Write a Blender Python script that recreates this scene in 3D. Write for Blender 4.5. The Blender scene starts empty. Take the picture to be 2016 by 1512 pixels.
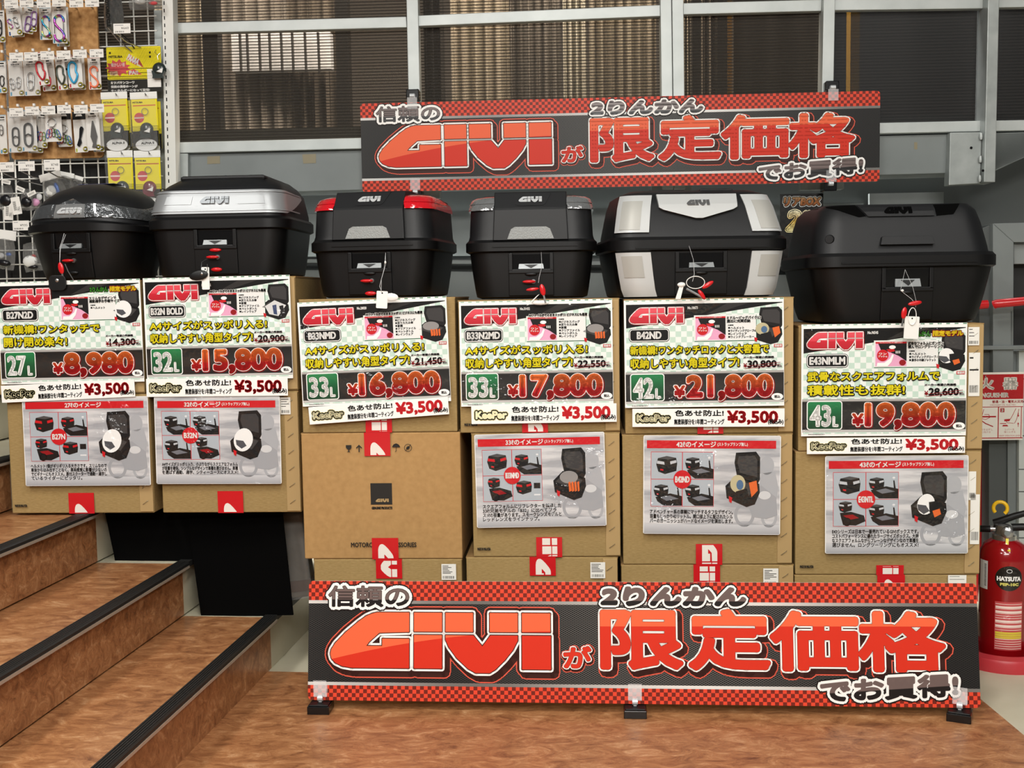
import bpy, bmesh, math, random
import numpy as np
from mathutils import Vector, Matrix, noise
from mathutils.bvhtree import BVHTree
SC = bpy.context.scene
COL = SC.collection
random.seed(7)
rad = math.radians

# ------------------------------------------------------------------ camera
FPX, CH = 2200.0, 1.115
PITCH, ROLL = rad(4.52), 0.016
_R0 = Vector((1, 0, 0)); _U0 = Vector((0, math.sin(PITCH), math.cos(PITCH)))
FW = Vector((0, math.cos(PITCH), -math.sin(PITCH)))
RT = math.cos(ROLL) * _R0 - math.sin(ROLL) * _U0
UP = math.cos(ROLL) * _U0 + math.sin(ROLL) * _R0
CAMP = Vector((0, 0, CH))
cd = bpy.data.cameras.new('camera'); cam = bpy.data.objects.new('camera', cd); COL.objects.link(cam)
cd.sensor_width = 36; cd.lens = FPX * 36 / 2016; cd.clip_start = 0.05
cm = Matrix((RT, UP, -FW)).transposed().to_4x4(); cm.translation = CAMP
cam.matrix_world = cm
SC.camera = cam

# ------------------------------------------------------------------ world, lamps, exposure
SC.view_settings.view_transform = 'Standard'; SC.view_settings.look = 'None'
SC.view_settings.gamma = 1; SC.view_settings.use_curve_mapping = False
SC.view_settings.exposure = 0.0
w = bpy.data.worlds.new('shop_air'); SC.world = w; w.use_nodes = True
w.node_tree.nodes['Background'].inputs[0].default_value = (1.0, 0.98, 0.95, 1)
w.node_tree.nodes['Background'].inputs[1].default_value = 0.11

def area(name, loc, sx, sy, power, target=None, col=(1, 0.97, 0.92)):
    l = bpy.data.lights.new(name, 'AREA'); l.shape = 'RECTANGLE'; l.size = sx; l.size_y = sy
    l.energy = power; l.color = col
    o = bpy.data.objects.new(name, l); COL.objects.link(o); o.location = loc
    if target is not None:
        o.rotation_euler = (Vector(target) - Vector(loc)).to_track_quat('-Z', 'Y').to_euler()
    return o
for i, x in enumerate((-2.0, 0.0, 2.0)):
    area('ceiling_lamp', (x, 1.1, 3.3), 0.25, 1.3, (56, 52, 22)[i])
    area('ceiling_lamp', (x, -1.1, 3.3), 0.25, 1.3, (82, 70, 30)[i])
area('ceiling_lamp', (0.2, -2.6, 2.9), 2.5, 0.4, 120, (0.2, 3.2, 0.8))
area('rear_fill_lamp', (0.0, 4.3, 3.3), 4.0, 0.25, 800, (0.0, 4.95, 1.9), (1, 0.98, 0.95))  # unseen lamp added to brighten the things behind the ribbed sheets

# ------------------------------------------------------------------ pixel -> world
def ray(px, py):
    return FW + (px - 1008) / FPX * RT - (py - 756) / FPX * UP
def hit(px, py, P0, n):
    d = ray(px, py); t = (P0 - CAMP).dot(n) / d.dot(n)
    return CAMP + d * t
class Plane:
    def __init__(s, y0, deg):
        a = rad(deg); s.u = Vector((math.cos(a), -math.sin(a), 0)); s.n = Vector((-math.sin(a), -math.cos(a), 0))
        s.p = Vector((0, y0, 0)); s.a = a
    def at(s, px, py, off=0.0):
        return hit(px, py, s.p + s.n * off, s.n)
    def uz(s, px, py, off=0.0):
        q = s.at(px, py, off); return ((q - s.p).dot(s.u), q.z)
def at_z(px, py, z=0.0):
    return hit(px, py, Vector((0, 0, z)), Vector((0, 0, 1)))
WALL = Plane(3.95, 2.8)
DISP = Plane(3.15, 3.5)

# ------------------------------------------------------------------ materials
def lin(c):
    if isinstance(c, str):
        c = c.lstrip('#'); c = [int(c[i:i + 2], 16) / 255 for i in (0, 2, 4)]
        c = [x / 12.92 if x <= 0.04045 else ((x + 0.055) / 1.055) ** 2.4 for x in c]
    return (*c[:3], 1)
_M = {}
def nodes_of(m):
    return m.node_tree.nodes, m.node_tree.links, m.node_tree.nodes['Principled BSDF']
def mat(name, col='#808080', rough=0.5, metal=0.0, spec=0.5, bump=None, mott=None, alpha=1, trans=0, coat=0, emit=0, coord='Object'):
    if name in _M: return _M[name]
    m = bpy.data.materials.new(name); m.use_nodes = True
    N, L, b = nodes_of(m)
    b.inputs['Base Color'].default_value = lin(col); b.inputs['Roughness'].default_value = rough
    b.inputs['Metallic'].default_value = metal; b.inputs['Specular IOR Level'].default_value = spec
    b.inputs['Alpha'].default_value = alpha; b.inputs['Transmission Weight'].default_value = trans
    b.inputs['Coat Weight'].default_value = coat; b.inputs['Coat Roughness'].default_value = 0.05
    if emit: b.inputs['Emission Color'].default_value = lin(col); b.inputs['Emission Strength'].default_value = emit
    if bump or mott:
        tc = N.new('ShaderNodeTexCoord')
    if mott:   # (scale, second colour, amount)
        t = N.new('ShaderNodeTexNoise'); t.inputs['Scale'].default_value = mott[0]; t.inputs['Detail'].default_value = 6
        L.new(tc.outputs[coord], t.inputs['Vector'])
        r = N.new('ShaderNodeValToRGB'); r.color_ramp.elements[0].position = 0.5 - mott[2]; r.color_ramp.elements[1].position = 0.5 + mott[2]
        r.color_ramp.elements[0].color = lin(mott[1]); r.color_ramp.elements[1].color = lin(col)
        L.new(t.outputs['Fac'], r.inputs['Fac']); L.new(r.outputs['Color'], b.inputs['Base Color'])
    if bump:   # (scale, strength)
        t = N.new('ShaderNodeTexNoise'); t.inputs['Scale'].default_value = bump[0]; t.inputs['Detail'].default_value = 3
        L.new(tc.outputs[coord], t.inputs['Vector'])
        bp = N.new('ShaderNodeBump'); bp.inputs['Strength'].default_value = bump[1]; bp.inputs['Distance'].default_value = 0.01
        L.new(t.outputs['Fac'], bp.inputs['Height']); L.new(bp.outputs['Normal'], b.inputs['Normal'])
    _M[name] = m; return m
def film(m):
    """clear laminate over a print: a glossy coat, wrinkled in patches"""
    if m.get('film'): return m
    m['film'] = 1; N, L, b = nodes_of(m); tc = N.new('ShaderNodeTexCoord'); oi = N.new('ShaderNodeObjectInfo')
    ad = N.new('ShaderNodeVectorMath'); ad.operation = 'ADD'; cb_ = N.new('ShaderNodeCombineXYZ')
    mu = N.new('ShaderNodeVectorMath'); mu.operation = 'SCALE'; mu.inputs['Scale'].default_value = 0.37
    L.new(tc.outputs['Object'], ad.inputs[0]); L.new(oi.outputs['Location'], mu.inputs[0]); L.new(mu.outputs[0], ad.inputs[1])
    t = N.new('ShaderNodeTexNoise'); t.inputs['Scale'].default_value = 38; t.inputs['Detail'].default_value = 2.5; L.new(ad.outputs[0], t.inputs['Vector'])
    k = N.new('ShaderNodeTexNoise'); k.inputs['Scale'].default_value = 4.5; k.inputs['Detail'].default_value = 1; L.new(ad.outputs[0], k.inputs['Vector'])
    r = N.new('ShaderNodeMapRange'); r.inputs['From Min'].default_value = 0.5; r.inputs['From Max'].default_value = 0.72; r.inputs['To Min'].default_value = 0.10; r.inputs['To Max'].default_value = 1.0
    L.new(k.outputs['Fac'], r.inputs['Value'])
    h = N.new('ShaderNodeMath'); h.operation = 'MULTIPLY'; L.new(t.outputs['Fac'], h.inputs[0]); L.new(r.outputs['Result'], h.inputs[1])
    bp = N.new('ShaderNodeBump'); bp.inputs['Strength'].default_value = 1.0; bp.inputs['Distance'].default_value = 0.016
    L.new(h.outputs[0], bp.inputs['Height']); L.new(bp.outputs['Normal'], b.inputs['Coat Normal'])
    b.inputs['Coat Weight'].default_value = 0.9; b.inputs['Coat Roughness'].default_value = 0.10
    return m
def pr(col):      # printed ink on paper, under laminate
    return film(mat('ink_' + str(col), col, 0.5, spec=0.2))
def pb(col):      # matt board print
    return mat('board_ink_' + str(col), col, 0.45, spec=0.22)
def math_node(N, L, op, a, b=None, c=None):
    n = N.new('ShaderNodeMath'); n.operation = op
    for i, x in enumerate((a, b, c)):
        if x is None: continue
        if isinstance(x, (int, float)): n.inputs[i].default_value = x
        else: L.new(x, n.inputs[i])
    return n.outputs[0]
def mixcol(N, L, f, a, b):
    n = N.new('ShaderNodeMix'); n.data_type = 'RGBA'
    L.new(f, n.inputs['Factor'])
    for k, x in ((6, a), (7, b)):
        if isinstance(x, str): n.inputs[k].default_value = lin(x)
        else: L.new(x, n.inputs[k])
    return n.outputs[2]
def obj_xyz(N, L):
    tc = N.new('ShaderNodeTexCoord'); s = N.new('ShaderNodeSeparateXYZ'); L.new(tc.outputs['Object'], s.inputs[0])
    return tc, s.outputs[0], s.outputs[1], s.outputs[2]
def ramp(N, L, f, stops, interp='LINEAR'):
    r = N.new('ShaderNodeValToRGB'); r.color_ramp.interpolation = interp
    while len(r.color_ramp.elements) < len(stops): r.color_ramp.elements.new(0.5)
    for e, (p, c) in zip(r.color_ramp.elements, stops): e.position = p; e.color = lin(c)
    L.new(f, r.inputs['Fac']); return r.outputs['Color']

def m_vinyl():
    m = mat('vinyl_floor', '#a9734b', 0.33)
    N, L, b = nodes_of(m); tc = N.new('ShaderNodeTexCoord')
    mp = N.new('ShaderNodeMapping'); mp.inputs['Scale'].default_value = (13, 26, 26); mp.inputs['Rotation'].default_value = (0, 0, 0.35)
    L.new(tc.outputs['Object'], mp.inputs[0])
    t = N.new('ShaderNodeTexNoise'); t.inputs['Scale'].default_value = 1.0; t.inputs['Detail'].default_value = 9; t.inputs['Roughness'].default_value = 0.78; t.inputs['Distortion'].default_value = 0.9
    L.new(mp.outputs[0], t.inputs['Vector'])
    c = ramp(N, L, t.outputs['Fac'], [(0.32, '#633c25'), (0.44, '#8f5f3c'), (0.55, '#a8764d'), (0.68, '#c89d74')])
    L.new(c, b.inputs['Base Color'])
    return m
def m_cardboard():
    m = mat('kraft_board', '#b89663', 0.75, spec=0.25)
    N, L, b = nodes_of(m); tc = N.new('ShaderNodeTexCoord')
    mp = N.new('ShaderNodeMapping'); mp.inputs['Scale'].default_value = (25, 25, 140)
    L.new(tc.outputs['Object'], mp.inputs[0])
    t = N.new('ShaderNodeTexNoise'); t.inputs['Scale'].default_value = 3; t.inputs['Detail'].default_value = 5
    L.new(mp.outputs[0], t.inputs['Vector'])
    c = ramp(N, L, t.outputs['Fac'], [(0.3, '#8f774a'), (0.7, '#a1885a')])
    L.new(c, b.inputs['Base Color'])
    t2 = N.new('ShaderNodeTexNoise'); t2.inputs['Scale'].default_value = 7; L.new(tc.outputs['Object'], t2.inputs['Vector'])
    bp = N.new('ShaderNodeBump'); bp.inputs['Strength'].default_value = 0.25; bp.inputs['Distance'].default_value = 0.02
    L.new(t2.outputs['Fac'], bp.inputs['Height']); L.new(bp.outputs['Normal'], b.inputs['Normal'])
    return m
def m_checker(name, size, a, bcol, rough=0.32):
    m = mat(name, a, rough, spec=.25); N, L, b = nodes_of(m); tc = N.new('ShaderNodeTexCoord')
    k = N.new('ShaderNodeTexChecker'); k.inputs['Scale'].default_value = 1 / size
    k.inputs['Color1'].default_value = lin(a); k.inputs['Color2'].default_value = lin(bcol)
    mp = N.new('ShaderNodeMapping'); mp.inputs['Location'].default_value = (0.0003, 0.0003, size * 0.5)
    L.new(tc.outputs['Object'], mp.inputs[0]); L.new(mp.outputs[0], k.inputs['Vector']); L.new(k.outputs['Color'], b.inputs['Base Color'])
    return m
def m_split(name, y0, slope, quad, hi, lo, ymin=None):
    """two inks parted by the curve y = y0 + slope*x + quad*x*x"""
    m = mat(name, hi, 0.32); N, L, b = nodes_of(m); tc, x, y, z = obj_xyz(N, L)
    f = math_node(N, L, 'MULTIPLY_ADD', x, slope, y0)
    f = math_node(N, L, 'ADD', f, math_node(N, L, 'MULTIPLY', math_node(N, L, 'MULTIPLY', x, x), quad))
    g = math_node(N, L, 'GREATER_THAN', y, f)
    L.new(mixcol(N, L, g, lo, hi), b.inputs['Base Color']); return m
def m_yramp(name, y0, y1, stops, rough=0.32):
    m = mat(name, stops[0][1], rough); N, L, b = nodes_of(m); tc, x, y, z = obj_xyz(N, L)
    f = math_node(N, L, 'DIVIDE', math_node(N, L, 'SUBTRACT', y, y0), y1 - y0)
    L.new(ramp(N, L, f, stops), b.inputs['Base Color']); return m
def m_mesh(name):    # printed punched-metal pattern
    m = mat(name, '#202020', 0.45, spec=.25); N, L, b = nodes_of(m); tc, x, y, z = obj_xyz(N, L)
    def holes(ox, oy):
        a = math_node(N, L, 'COSINE', math_node(N, L, 'MULTIPLY_ADD', x, 2 * math.pi / 0.010, ox))
        c = math_node(N, L, 'COSINE', math_node(N, L, 'MULTIPLY_ADD', y, 2 * math.pi / 0.0055, oy))
        return math_node(N, L, 'ADD', a, c)
    h = math_node(N, L, 'MAXIMUM', holes(0, 0), holes(math.pi, math.pi))
    c = ramp(N, L, math_node(N, L, 'MULTIPLY', h, 0.5), [(0.25, '#5f5d5a'), (0.5, '#0b0a0a')])
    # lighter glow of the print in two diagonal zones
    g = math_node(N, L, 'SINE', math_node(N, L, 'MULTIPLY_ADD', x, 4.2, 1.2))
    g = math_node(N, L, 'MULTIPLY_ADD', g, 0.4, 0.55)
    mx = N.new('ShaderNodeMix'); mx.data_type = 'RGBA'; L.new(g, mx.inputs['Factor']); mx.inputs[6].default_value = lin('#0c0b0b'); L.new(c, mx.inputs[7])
    L.new(mx.outputs[2], b.inputs['Base Color']); return m
def m_galv(name, a='#aeb3b1', c='#8f9593'):
    return mat(name, a, 0.42, 0.35, mott=(14, c, 0.25))
VINYL = m_vinyl(); KRAFT = m_cardboard()
CREAM = mat('cream_vinyl', '#c9c4ae', 0.4, mott=(5, '#bab59e', 0.2))
GALV = m_galv('galvanised'); ALU = mat('aluminium_frame', '#c3c8c6', 0.45, 0.25, mott=(9, '#aab0ae', 0.3))
GREY = mat('grey_paint', '#7a807f', 0.5, mott=(6, '#707675', 0.2)); DGREY = mat('dark_grey_paint', '#4d5150', 0.55)
BLACKP = mat('black_plastic', '#0a0a0b', 0.42, spec=.35, bump=(900, 0.06)); BLACKG = mat('black_gloss', '#0b0b0c', 0.16)
CASEB = mat('case_plastic', '#070708', 0.44, spec=.32, bump=(1200, 0.08)); CASEL = mat('lid_plastic', '#101113', 0.48, spec=.4, bump=(1200, 0.08))
SILVER = mat('silver_paint', '#85898a', 0.4, 0.4); CHROME = mat('chrome', '#d2d5d6', 0.25, 0.35)
STEEL = mat('steel', '#b0b0b0', 0.25, 0.9); REDP = mat('red_plastic', '#c8161d', 0.25); WHITEP = mat('white_plastic', '#e6e6e2', 0.4)
PAPER = mat('paper', '#e9e9e4', 0.5); PAPERG = pr('#f0f0ec')
CLEAR = mat('clear_plastic', '#ffffff', 0.05, alpha=0.22); FILM = mat('clear_film', '#f4f4f2', 0.12, alpha=0.13, bump=(60, 0.6))
TWINE = mat('clear_thread', '#bdbdbd', 0.3)

# ------------------------------------------------------------------ objects
def tag(o, label, cat, group=None):
    o['label'] = label; o['category'] = cat
    if group: o['group'] = group
    return o
def struct(o):
    o['kind'] = 'structure'; return o
def empty(name, M, label=None, cat=None, group=None):
    o = bpy.data.objects.new(name, None); COL.objects.link(o); o.empty_display_size = 0.05
    o.matrix_world = M if isinstance(M, Matrix) else Matrix.Translation(M)
    if label: tag(o, label, cat, group)
    return o
def frame(origin, u, n, v=None):
    """matrix with x=u, y=up, z=n(towards the viewer)"""
    u = u.normalized(); n = n.normalized(); v = n.cross(u)
    M = Matrix((u, v, n)).transposed().to_4x4(); M.translation = origin; return M
class MB:
    def __init__(s, T=None): s.v = []; s.f = []; s.mi = []; s.ms = []; s.T = T
    def slot(s, m):
        if m not in s.ms: s.ms.append(m)
        return s.ms.index(m)
    def add(s, vs, fs, m, T=None):
        o = len(s.v); T = T or s.T
        if T is not None: vs = [tuple(T @ Vector(p)) for p in vs]
        s.v.extend(tuple(p) for p in vs); k = s.slot(m)
        for f in fs: s.f.append(tuple(i + o for i in f)); s.mi.append(k)
        return s
    def box(s, x0, y0, z0, x1, y1, z1, m, T=None):
        vs = [(x, y, z) for z in (z0, z1) for y in (y0, y1) for x in (x0, x1)]
        return s.add(vs, [(0, 2, 3, 1), (4, 5, 7, 6), (0, 1, 5, 4), (2, 6, 7, 3), (0, 4, 6, 2), (1, 3, 7, 5)], m, T)
    def prism(s, pts, z0, z1, m, T=None, axis='z'):
        n = len(pts)
        if axis == 'z': vs = [(x, y, z0) for x, y in pts] + [(x, y, z1) for x, y in pts]
        elif axis == 'y': vs = [(x, z0, y) for x, y in pts] + [(x, z1, y) for x, y in pts]
        else: vs = [(z0, x, y) for x, y in pts] + [(z1, x, y) for x, y in pts]
        a = sum(pts[i][0] * pts[(i + 1) % n][1] - pts[(i + 1) % n][0] * pts[i][1] for i in range(n))
        if axis == 'y': a = -a
        side = [(i, (i + 1) % n, n + (i + 1) % n, n + i) for i in range(n)]
        fs = [tuple(range(n))[::-1], tuple(range(n, 2 * n))] + side
        if (a < 0) != (z1 < z0): fs = [f[::-1] for f in fs]
        return s.add(vs, fs, m, T)
    def tube(s, path, r, m, n=8, closed=False, T=None):
        P = [Vector(p) for p in path]; k = len(P); vs = []; fs = []
        R = r if isinstance(r, (list, tuple)) else [r] * k
        prev = None
        for i, p in enumerate(P):
            if closed: t = P[(i + 1) % k] - P[i - 1]
            else: t = P[min(i + 1, k - 1)] - P[max(i - 1, 0)]
            if t.length < 1e-9: t = Vector((0, 0, 1))
            t.normalize()
            if prev is None:
                a = Vector((0, 0, 1)) if abs(t.z) < 0.9 else Vector((1, 0, 0))
                e1 = t.cross(a).normalized()
            else:
                e1 = (prev - t * prev.dot(t)); e1 = e1.normalized() if e1.length > 1e-6 else t.orthogonal().normalized()
            prev = e1; e2 = t.cross(e1)
            for j in range(n):
                a = 2 * math.pi * j / n; vs.append(p + (e1 * math.cos(a) + e2 * math.sin(a)) * R[i])
        for i in range(k if closed else k - 1):
            for j in range(n):
                a, b = i * n + j, i * n + (j + 1) % n; c, d = ((i + 1) % k) * n + (j + 1) % n, ((i + 1) % k) * n + j
                fs.append((a, b, c, d))
        if not closed: fs += [tuple(range(n))[::-1], tuple(range((k - 1) * n, k * n))]
        return s.add(vs, fs, m, T)
    def lathe(s, prof, m, n=32, T=None, mats=None):
        k = len(prof); vs = []
        for r, z in prof:
            for j in range(n):
                a = 2 * math.pi * j / n; vs.append((r * math.cos(a), r * math.sin(a), z))
        for i in range(k - 1):
            fs = [(i * n + j, i * n + (j + 1) % n, (i + 1) * n + (j + 1) % n, (i + 1) * n + j) for j in range(n)]
            if i == 0: s.add(vs, fs, m, T); base = len(s.v) - len(vs)
            else:
                kk = s.slot(m)
                for f in fs: s.f.append(tuple(q + base for q in f)); s.mi.append(kk)
        return s
    def build(s, name, parent=None, smooth=None, bevel=0, seg=2):
        me = bpy.data.meshes.new(name); me.from_pydata([tuple(p) for p in s.v], [], s.f)
        for m in s.ms: me.materials.append(m)
        me.polygons.foreach_set('material_index', s.mi)
        if smooth is not None:
            me.polygons.foreach_set('use_smooth', [True] * len(me.polygons)); me.set_sharp_from_angle(angle=rad(smooth))
        me.update()
        o = bpy.data.objects.new(name, me); COL.objects.link(o)
        if parent: o.parent = parent
        if bevel:
            b = o.modifiers.new('bevel', 'BEVEL'); b.width = bevel; b.segments = seg; b.limit_method = 'ANGLE'; b.angle_limit = rad(40)
        return o

# ------------------------------------------------------------------ flat print work
_TX = {}
def glyphs(s, res=2):
    k = (s, res)
    if k in _TX: return _TX[k]
    c = bpy.data.curves.new('t', 'FONT'); c.body = s; c.resolution_u = res
    o = bpy.data.objects.new('t', c); COL.objects.link(o)
    dg = bpy.context.evaluated_depsgraph_get(); ev = o.evaluated_get(dg)
    me = bpy.data.meshes.new_from_object(ev)
    V = np.array([v.co[:2] for v in me.vertices]) if len(me.vertices) else np.zeros((0, 2))
    Fs = [tuple(p.vertices) for p in me.polygons]
    cnt = {}
    for f in Fs:
        for a, b in zip(f, f[1:] + f[:1]):
            e = (min(a, b), max(a, b)); cnt[e] = cnt.get(e, 0) + 1
    E = [e for e, q in cnt.items() if q == 1]
    bpy.data.objects.remove(o); bpy.data.curves.remove(c); bpy.data.meshes.remove(me)
    # merge coincident points so that inner joints of the fill are not taken for outline
    _TX[k] = (V, Fs, np.array(E, dtype=int).reshape(-1, 2)); return _TX[k]
LZ = 0.00025
class Print(MB):
    """flat art in the x-y plane of its parent, layers stacked along z"""
    def __init__(s, k=1.0, z=0.0): MB.__init__(s); s.k = k; s.z0 = z
    def poly(s, pts, m, z=0):
        a = sum(pts[i][0] * pts[(i + 1) % len(pts)][1] - pts[(i + 1) % len(pts)][0] * pts[i][1] for i in range(len(pts)))
        if a < 0: pts = pts[::-1]
        return s.add([(x * s.k, y * s.k, s.z0 + z * LZ) for x, y in pts], [tuple(range(len(pts)))], m)
    def rect(s, x0, y0, x1, y1, m, z=0): return s.poly([(x0, y0), (x1, y0), (x1, y1), (x0, y1)], m, z)
    def rrect(s, x0, y0, x1, y1, r, m, z=0, n=5):
        if x0 > x1: x0, x1 = x1, x0
        if y0 > y1: y0, y1 = y1, y0
        pts = []
        for cx, cy, a0 in ((x1 - r, y0 + r, -90), (x1 - r, y1 - r, 0), (x0 + r, y1 - r, 90), (x0 + r, y0 + r, 180)):
            for i in range(n + 1):
                a = rad(a0 + 90 * i / n); pts.append((cx + r * math.cos(a), cy + r * math.sin(a)))
        return s.poly(pts, m, z)
    def ell(s, cx, cy, rx, ry, m, z=0, n=24, rot=0):
        c, q = math.cos(rot), math.sin(rot); pts = []
        for i in range(n):
            a = 2 * math.pi * i / n; x, y = rx * math.cos(a), ry * math.sin(a); pts.append((cx + x * c - y * q, cy + x * q + y * c))
        return s.poly(pts, m, z)
    def ring(s, cx, cy, rx, ry, w, m, z=0, n=24):
        vs = []; fs = []
        for i in range(n):
            a = 2 * math.pi * i / n
            for q in (1, 0): vs.append(((cx + (rx - w * q) * math.cos(a)) * s.k, (cy + (ry - w * q) * math.sin(a)) * s.k, s.z0 + z * LZ))
        for i in range(n): j = (i + 1) % n; fs.append((2 * i, 2 * i + 1, 2 * j + 1, 2 * j))
        return s.add(vs, fs, m)
    def stroke_loop(s, pts, w, m, z=0, closed=True, joins=8):
        P = np.array(pts, float); n = len(P)
        E = np.array([(i, (i + 1) % n) for i in range(n if closed else n - 1)])
        s._stroke(P, E, w, m, z, joins); return s
    def _stroke(s, P, E, w, m, z, joins=8):
        if len(E) == 0: return
        a, b = P[E[:, 0]], P[E[:, 1]]; d = b - a; l = np.linalg.norm(d, axis=1); ok = l > 1e-9
        a, b, d, l = a[ok], b[ok], d[ok], l[ok]; d = d / l[:, None]; nn = np.stack([-d[:, 1], d[:, 0]], 1) * w
        q = np.stack([a - nn, b - nn, b + nn, a + nn], 1).reshape(-1, 2) * s.k
        zz = s.z0 + z * LZ; o = len(s.v); k = s.slot(m)
        s.v.extend((x, y, zz) for x, y in q.tolist())
        c = len(q) // 4
        s.f.extend((o + 4 * i, o + 4 * i + 1, o + 4 * i + 2, o + 4 * i + 3) for i in range(c)); s.mi.extend([k] * c)
        if joins:
            idx = np.unique(E.ravel()); C = P[idx]; an = np.arange(joins) * 2 * math.pi / joins + 0.2
            ring = np.stack([np.cos(an), np.sin(an)], 1) * w
            q = ((C[:, None, :] + ring[None]) * s.k).reshape(-1, 2); o = len(s.v)
            s.v.extend((x, y, zz) for x, y in q.tolist())
            s.f.extend(tuple(o + joins * i + j for j in range(joins)) for i in range(len(C))); s.mi.extend([k] * len(C))
    def text(s, t, box, m, z=0, bold=0, outl=(), mode='fit', res=2, rot=0, shear=0, joins=6):
        """box=(x0,y0,x1,y1); mode fit: ink box fills it; mode line: keeps the font's own height, width at most the box"""
        V, F_, E = glyphs(t, res)
        if len(V) == 0: return s
        x0, y0, x1, y1 = box
        if y0 > y1: y0, y1 = y1, y0
        mn, mx = V.min(0), V.max(0)
        if mode == 'fit':
            sx = (x1 - x0 - 2 * bold) / max(mx[0] - mn[0], 1e-6); sy = (y1 - y0 - 2 * bold) / max(mx[1] - mn[1], 1e-6)
            P = (V - mn) * (sx, sy) + (x0 + bold, y0 + bold)
        else:
            sy = (y1 - y0) / 0.95; sx = sy
            wd = (mx[0] - mn[0]) * sx
            if wd > (x1 - x0): sx *= (x1 - x0) / wd; wd = x1 - x0
            ox = x0 if mode == 'line' else (x0 + x1) / 2 - wd / 2
            P = (V - (mn[0], -0.09)) * (sx, sy) + (ox, y0)
        if shear: P = P + np.stack([(P[:, 1] - y0) * shear, np.zeros(len(P))], 1)
        if rot:
            c0 = np.array([(x0 + x1) / 2, (y0 + y1) / 2]); r_ = np.array([[math.cos(rot), math.sin(rot)], [-math.sin(rot), math.cos(rot)]])
            P = (P - c0) @ r_ + c0
        for wd, mm, zz, dx, dy in outl:
            Q = P + (dx, dy); s._fill(Q, F_, mm, zz); s._stroke(Q, E, wd, mm, zz, joins)
        s._fill(P, F_, m, z)
        if bold: s._stroke(P, E, bold, m, z, joins)
        return s
    def _fill(s, P, F_, m, z):
        o = len(s.v); k = s.slot(m); zz = s.z0 + z * LZ
        s.v.extend((x * s.k, y * s.k, zz) for x, y in P.tolist())
        s.f.extend(tuple(i + o for i in f) for f in F_); s.mi.extend([k] * len(F_))
# the five-letter-block mark, traced as outlines in a 1385 x 356 field
def _sm(pts): return [((x - 130) / 1385, (578 - y) / 1385) for x, y in pts]
LOGO = [_sm(p) for p in (
    [(632, 222), (432, 222), (400, 228), (360, 244), (310, 278), (230, 342), (165, 406), (140, 444), (134, 470), (142, 500), (165, 524), (210, 544), (270, 553), (632, 553), (632, 378), (462, 378), (462, 422), (362, 422), (380, 398), (444, 344), (632, 338)],
    [(662, 222), (838, 222), (838, 335), (662, 335)], [(662, 355), (838, 355), (838, 553), (662, 553)],
    [(860, 222), (1032, 222), (1032, 335), (860, 335)], [(1136, 222), (1310, 222), (1310, 335), (1136, 335)],
    [(860, 355), (1034, 355), (1090, 420), (1140, 355), (1310, 355), (1310, 385), (1280, 440), (1230, 500), (1172, 555), (1135, 577), (1048, 577), (1000, 552), (930, 490), (880, 425), (860, 382)],
    [(1336, 222), (1512, 222), (1512, 335), (1336, 335)], [(1336, 355), (1515, 355), (1515, 553), (1336, 553)])]
def logo(s, x0, y0, x1, y1, m, z=0, outl=()):
    H0 = 356 / 1385
    L_ = [[(x0 + u * (x1 - x0), y0 + v / H0 * (y1 - y0)) for u, v in p] for p in LOGO]
    for wd, mm, zz, dx, dy in outl:
        for p in L_:
            q = [(x + dx, y + dy) for x, y in p]; s.poly(q, mm, zz); s.stroke_loop(q, wd, mm, zz)
    for p in L_: s.poly(p, m, z)
# ------------------------------------------------------------------ floor and stairs
VP = ray(1244, 578); SD = Vector((VP.x, VP.y, 0)).normalized(); SU = Vector((SD.y, -SD.x, 0))   # depth direction / rightwards
mb = MB(); mb.box(-6, -3, -0.06, 5, 8, 0, CREAM); struct(mb.build('floor'))
c_far = at_z(527, 1323); c_br = at_z(1930, 1377); c_b2 = at_z(2016, 1449)
d_r = (c_b2 - c_br).normalized()
pts = [c_far - SU * 2.5, c_far, c_far + SU * ((c_br - c_far).dot(SU) - 0.05), c_br + d_r * 0.0, c_br + d_r * 1.2, Vector((2.2, -1, 0)), Vector((-4, -1, 0))]
mb = MB(); mb.prism([(p.x, p.y) for p in pts][::-1], 0.0, 0.002, VINYL); struct(mb.build('floor_vinyl'))

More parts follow.
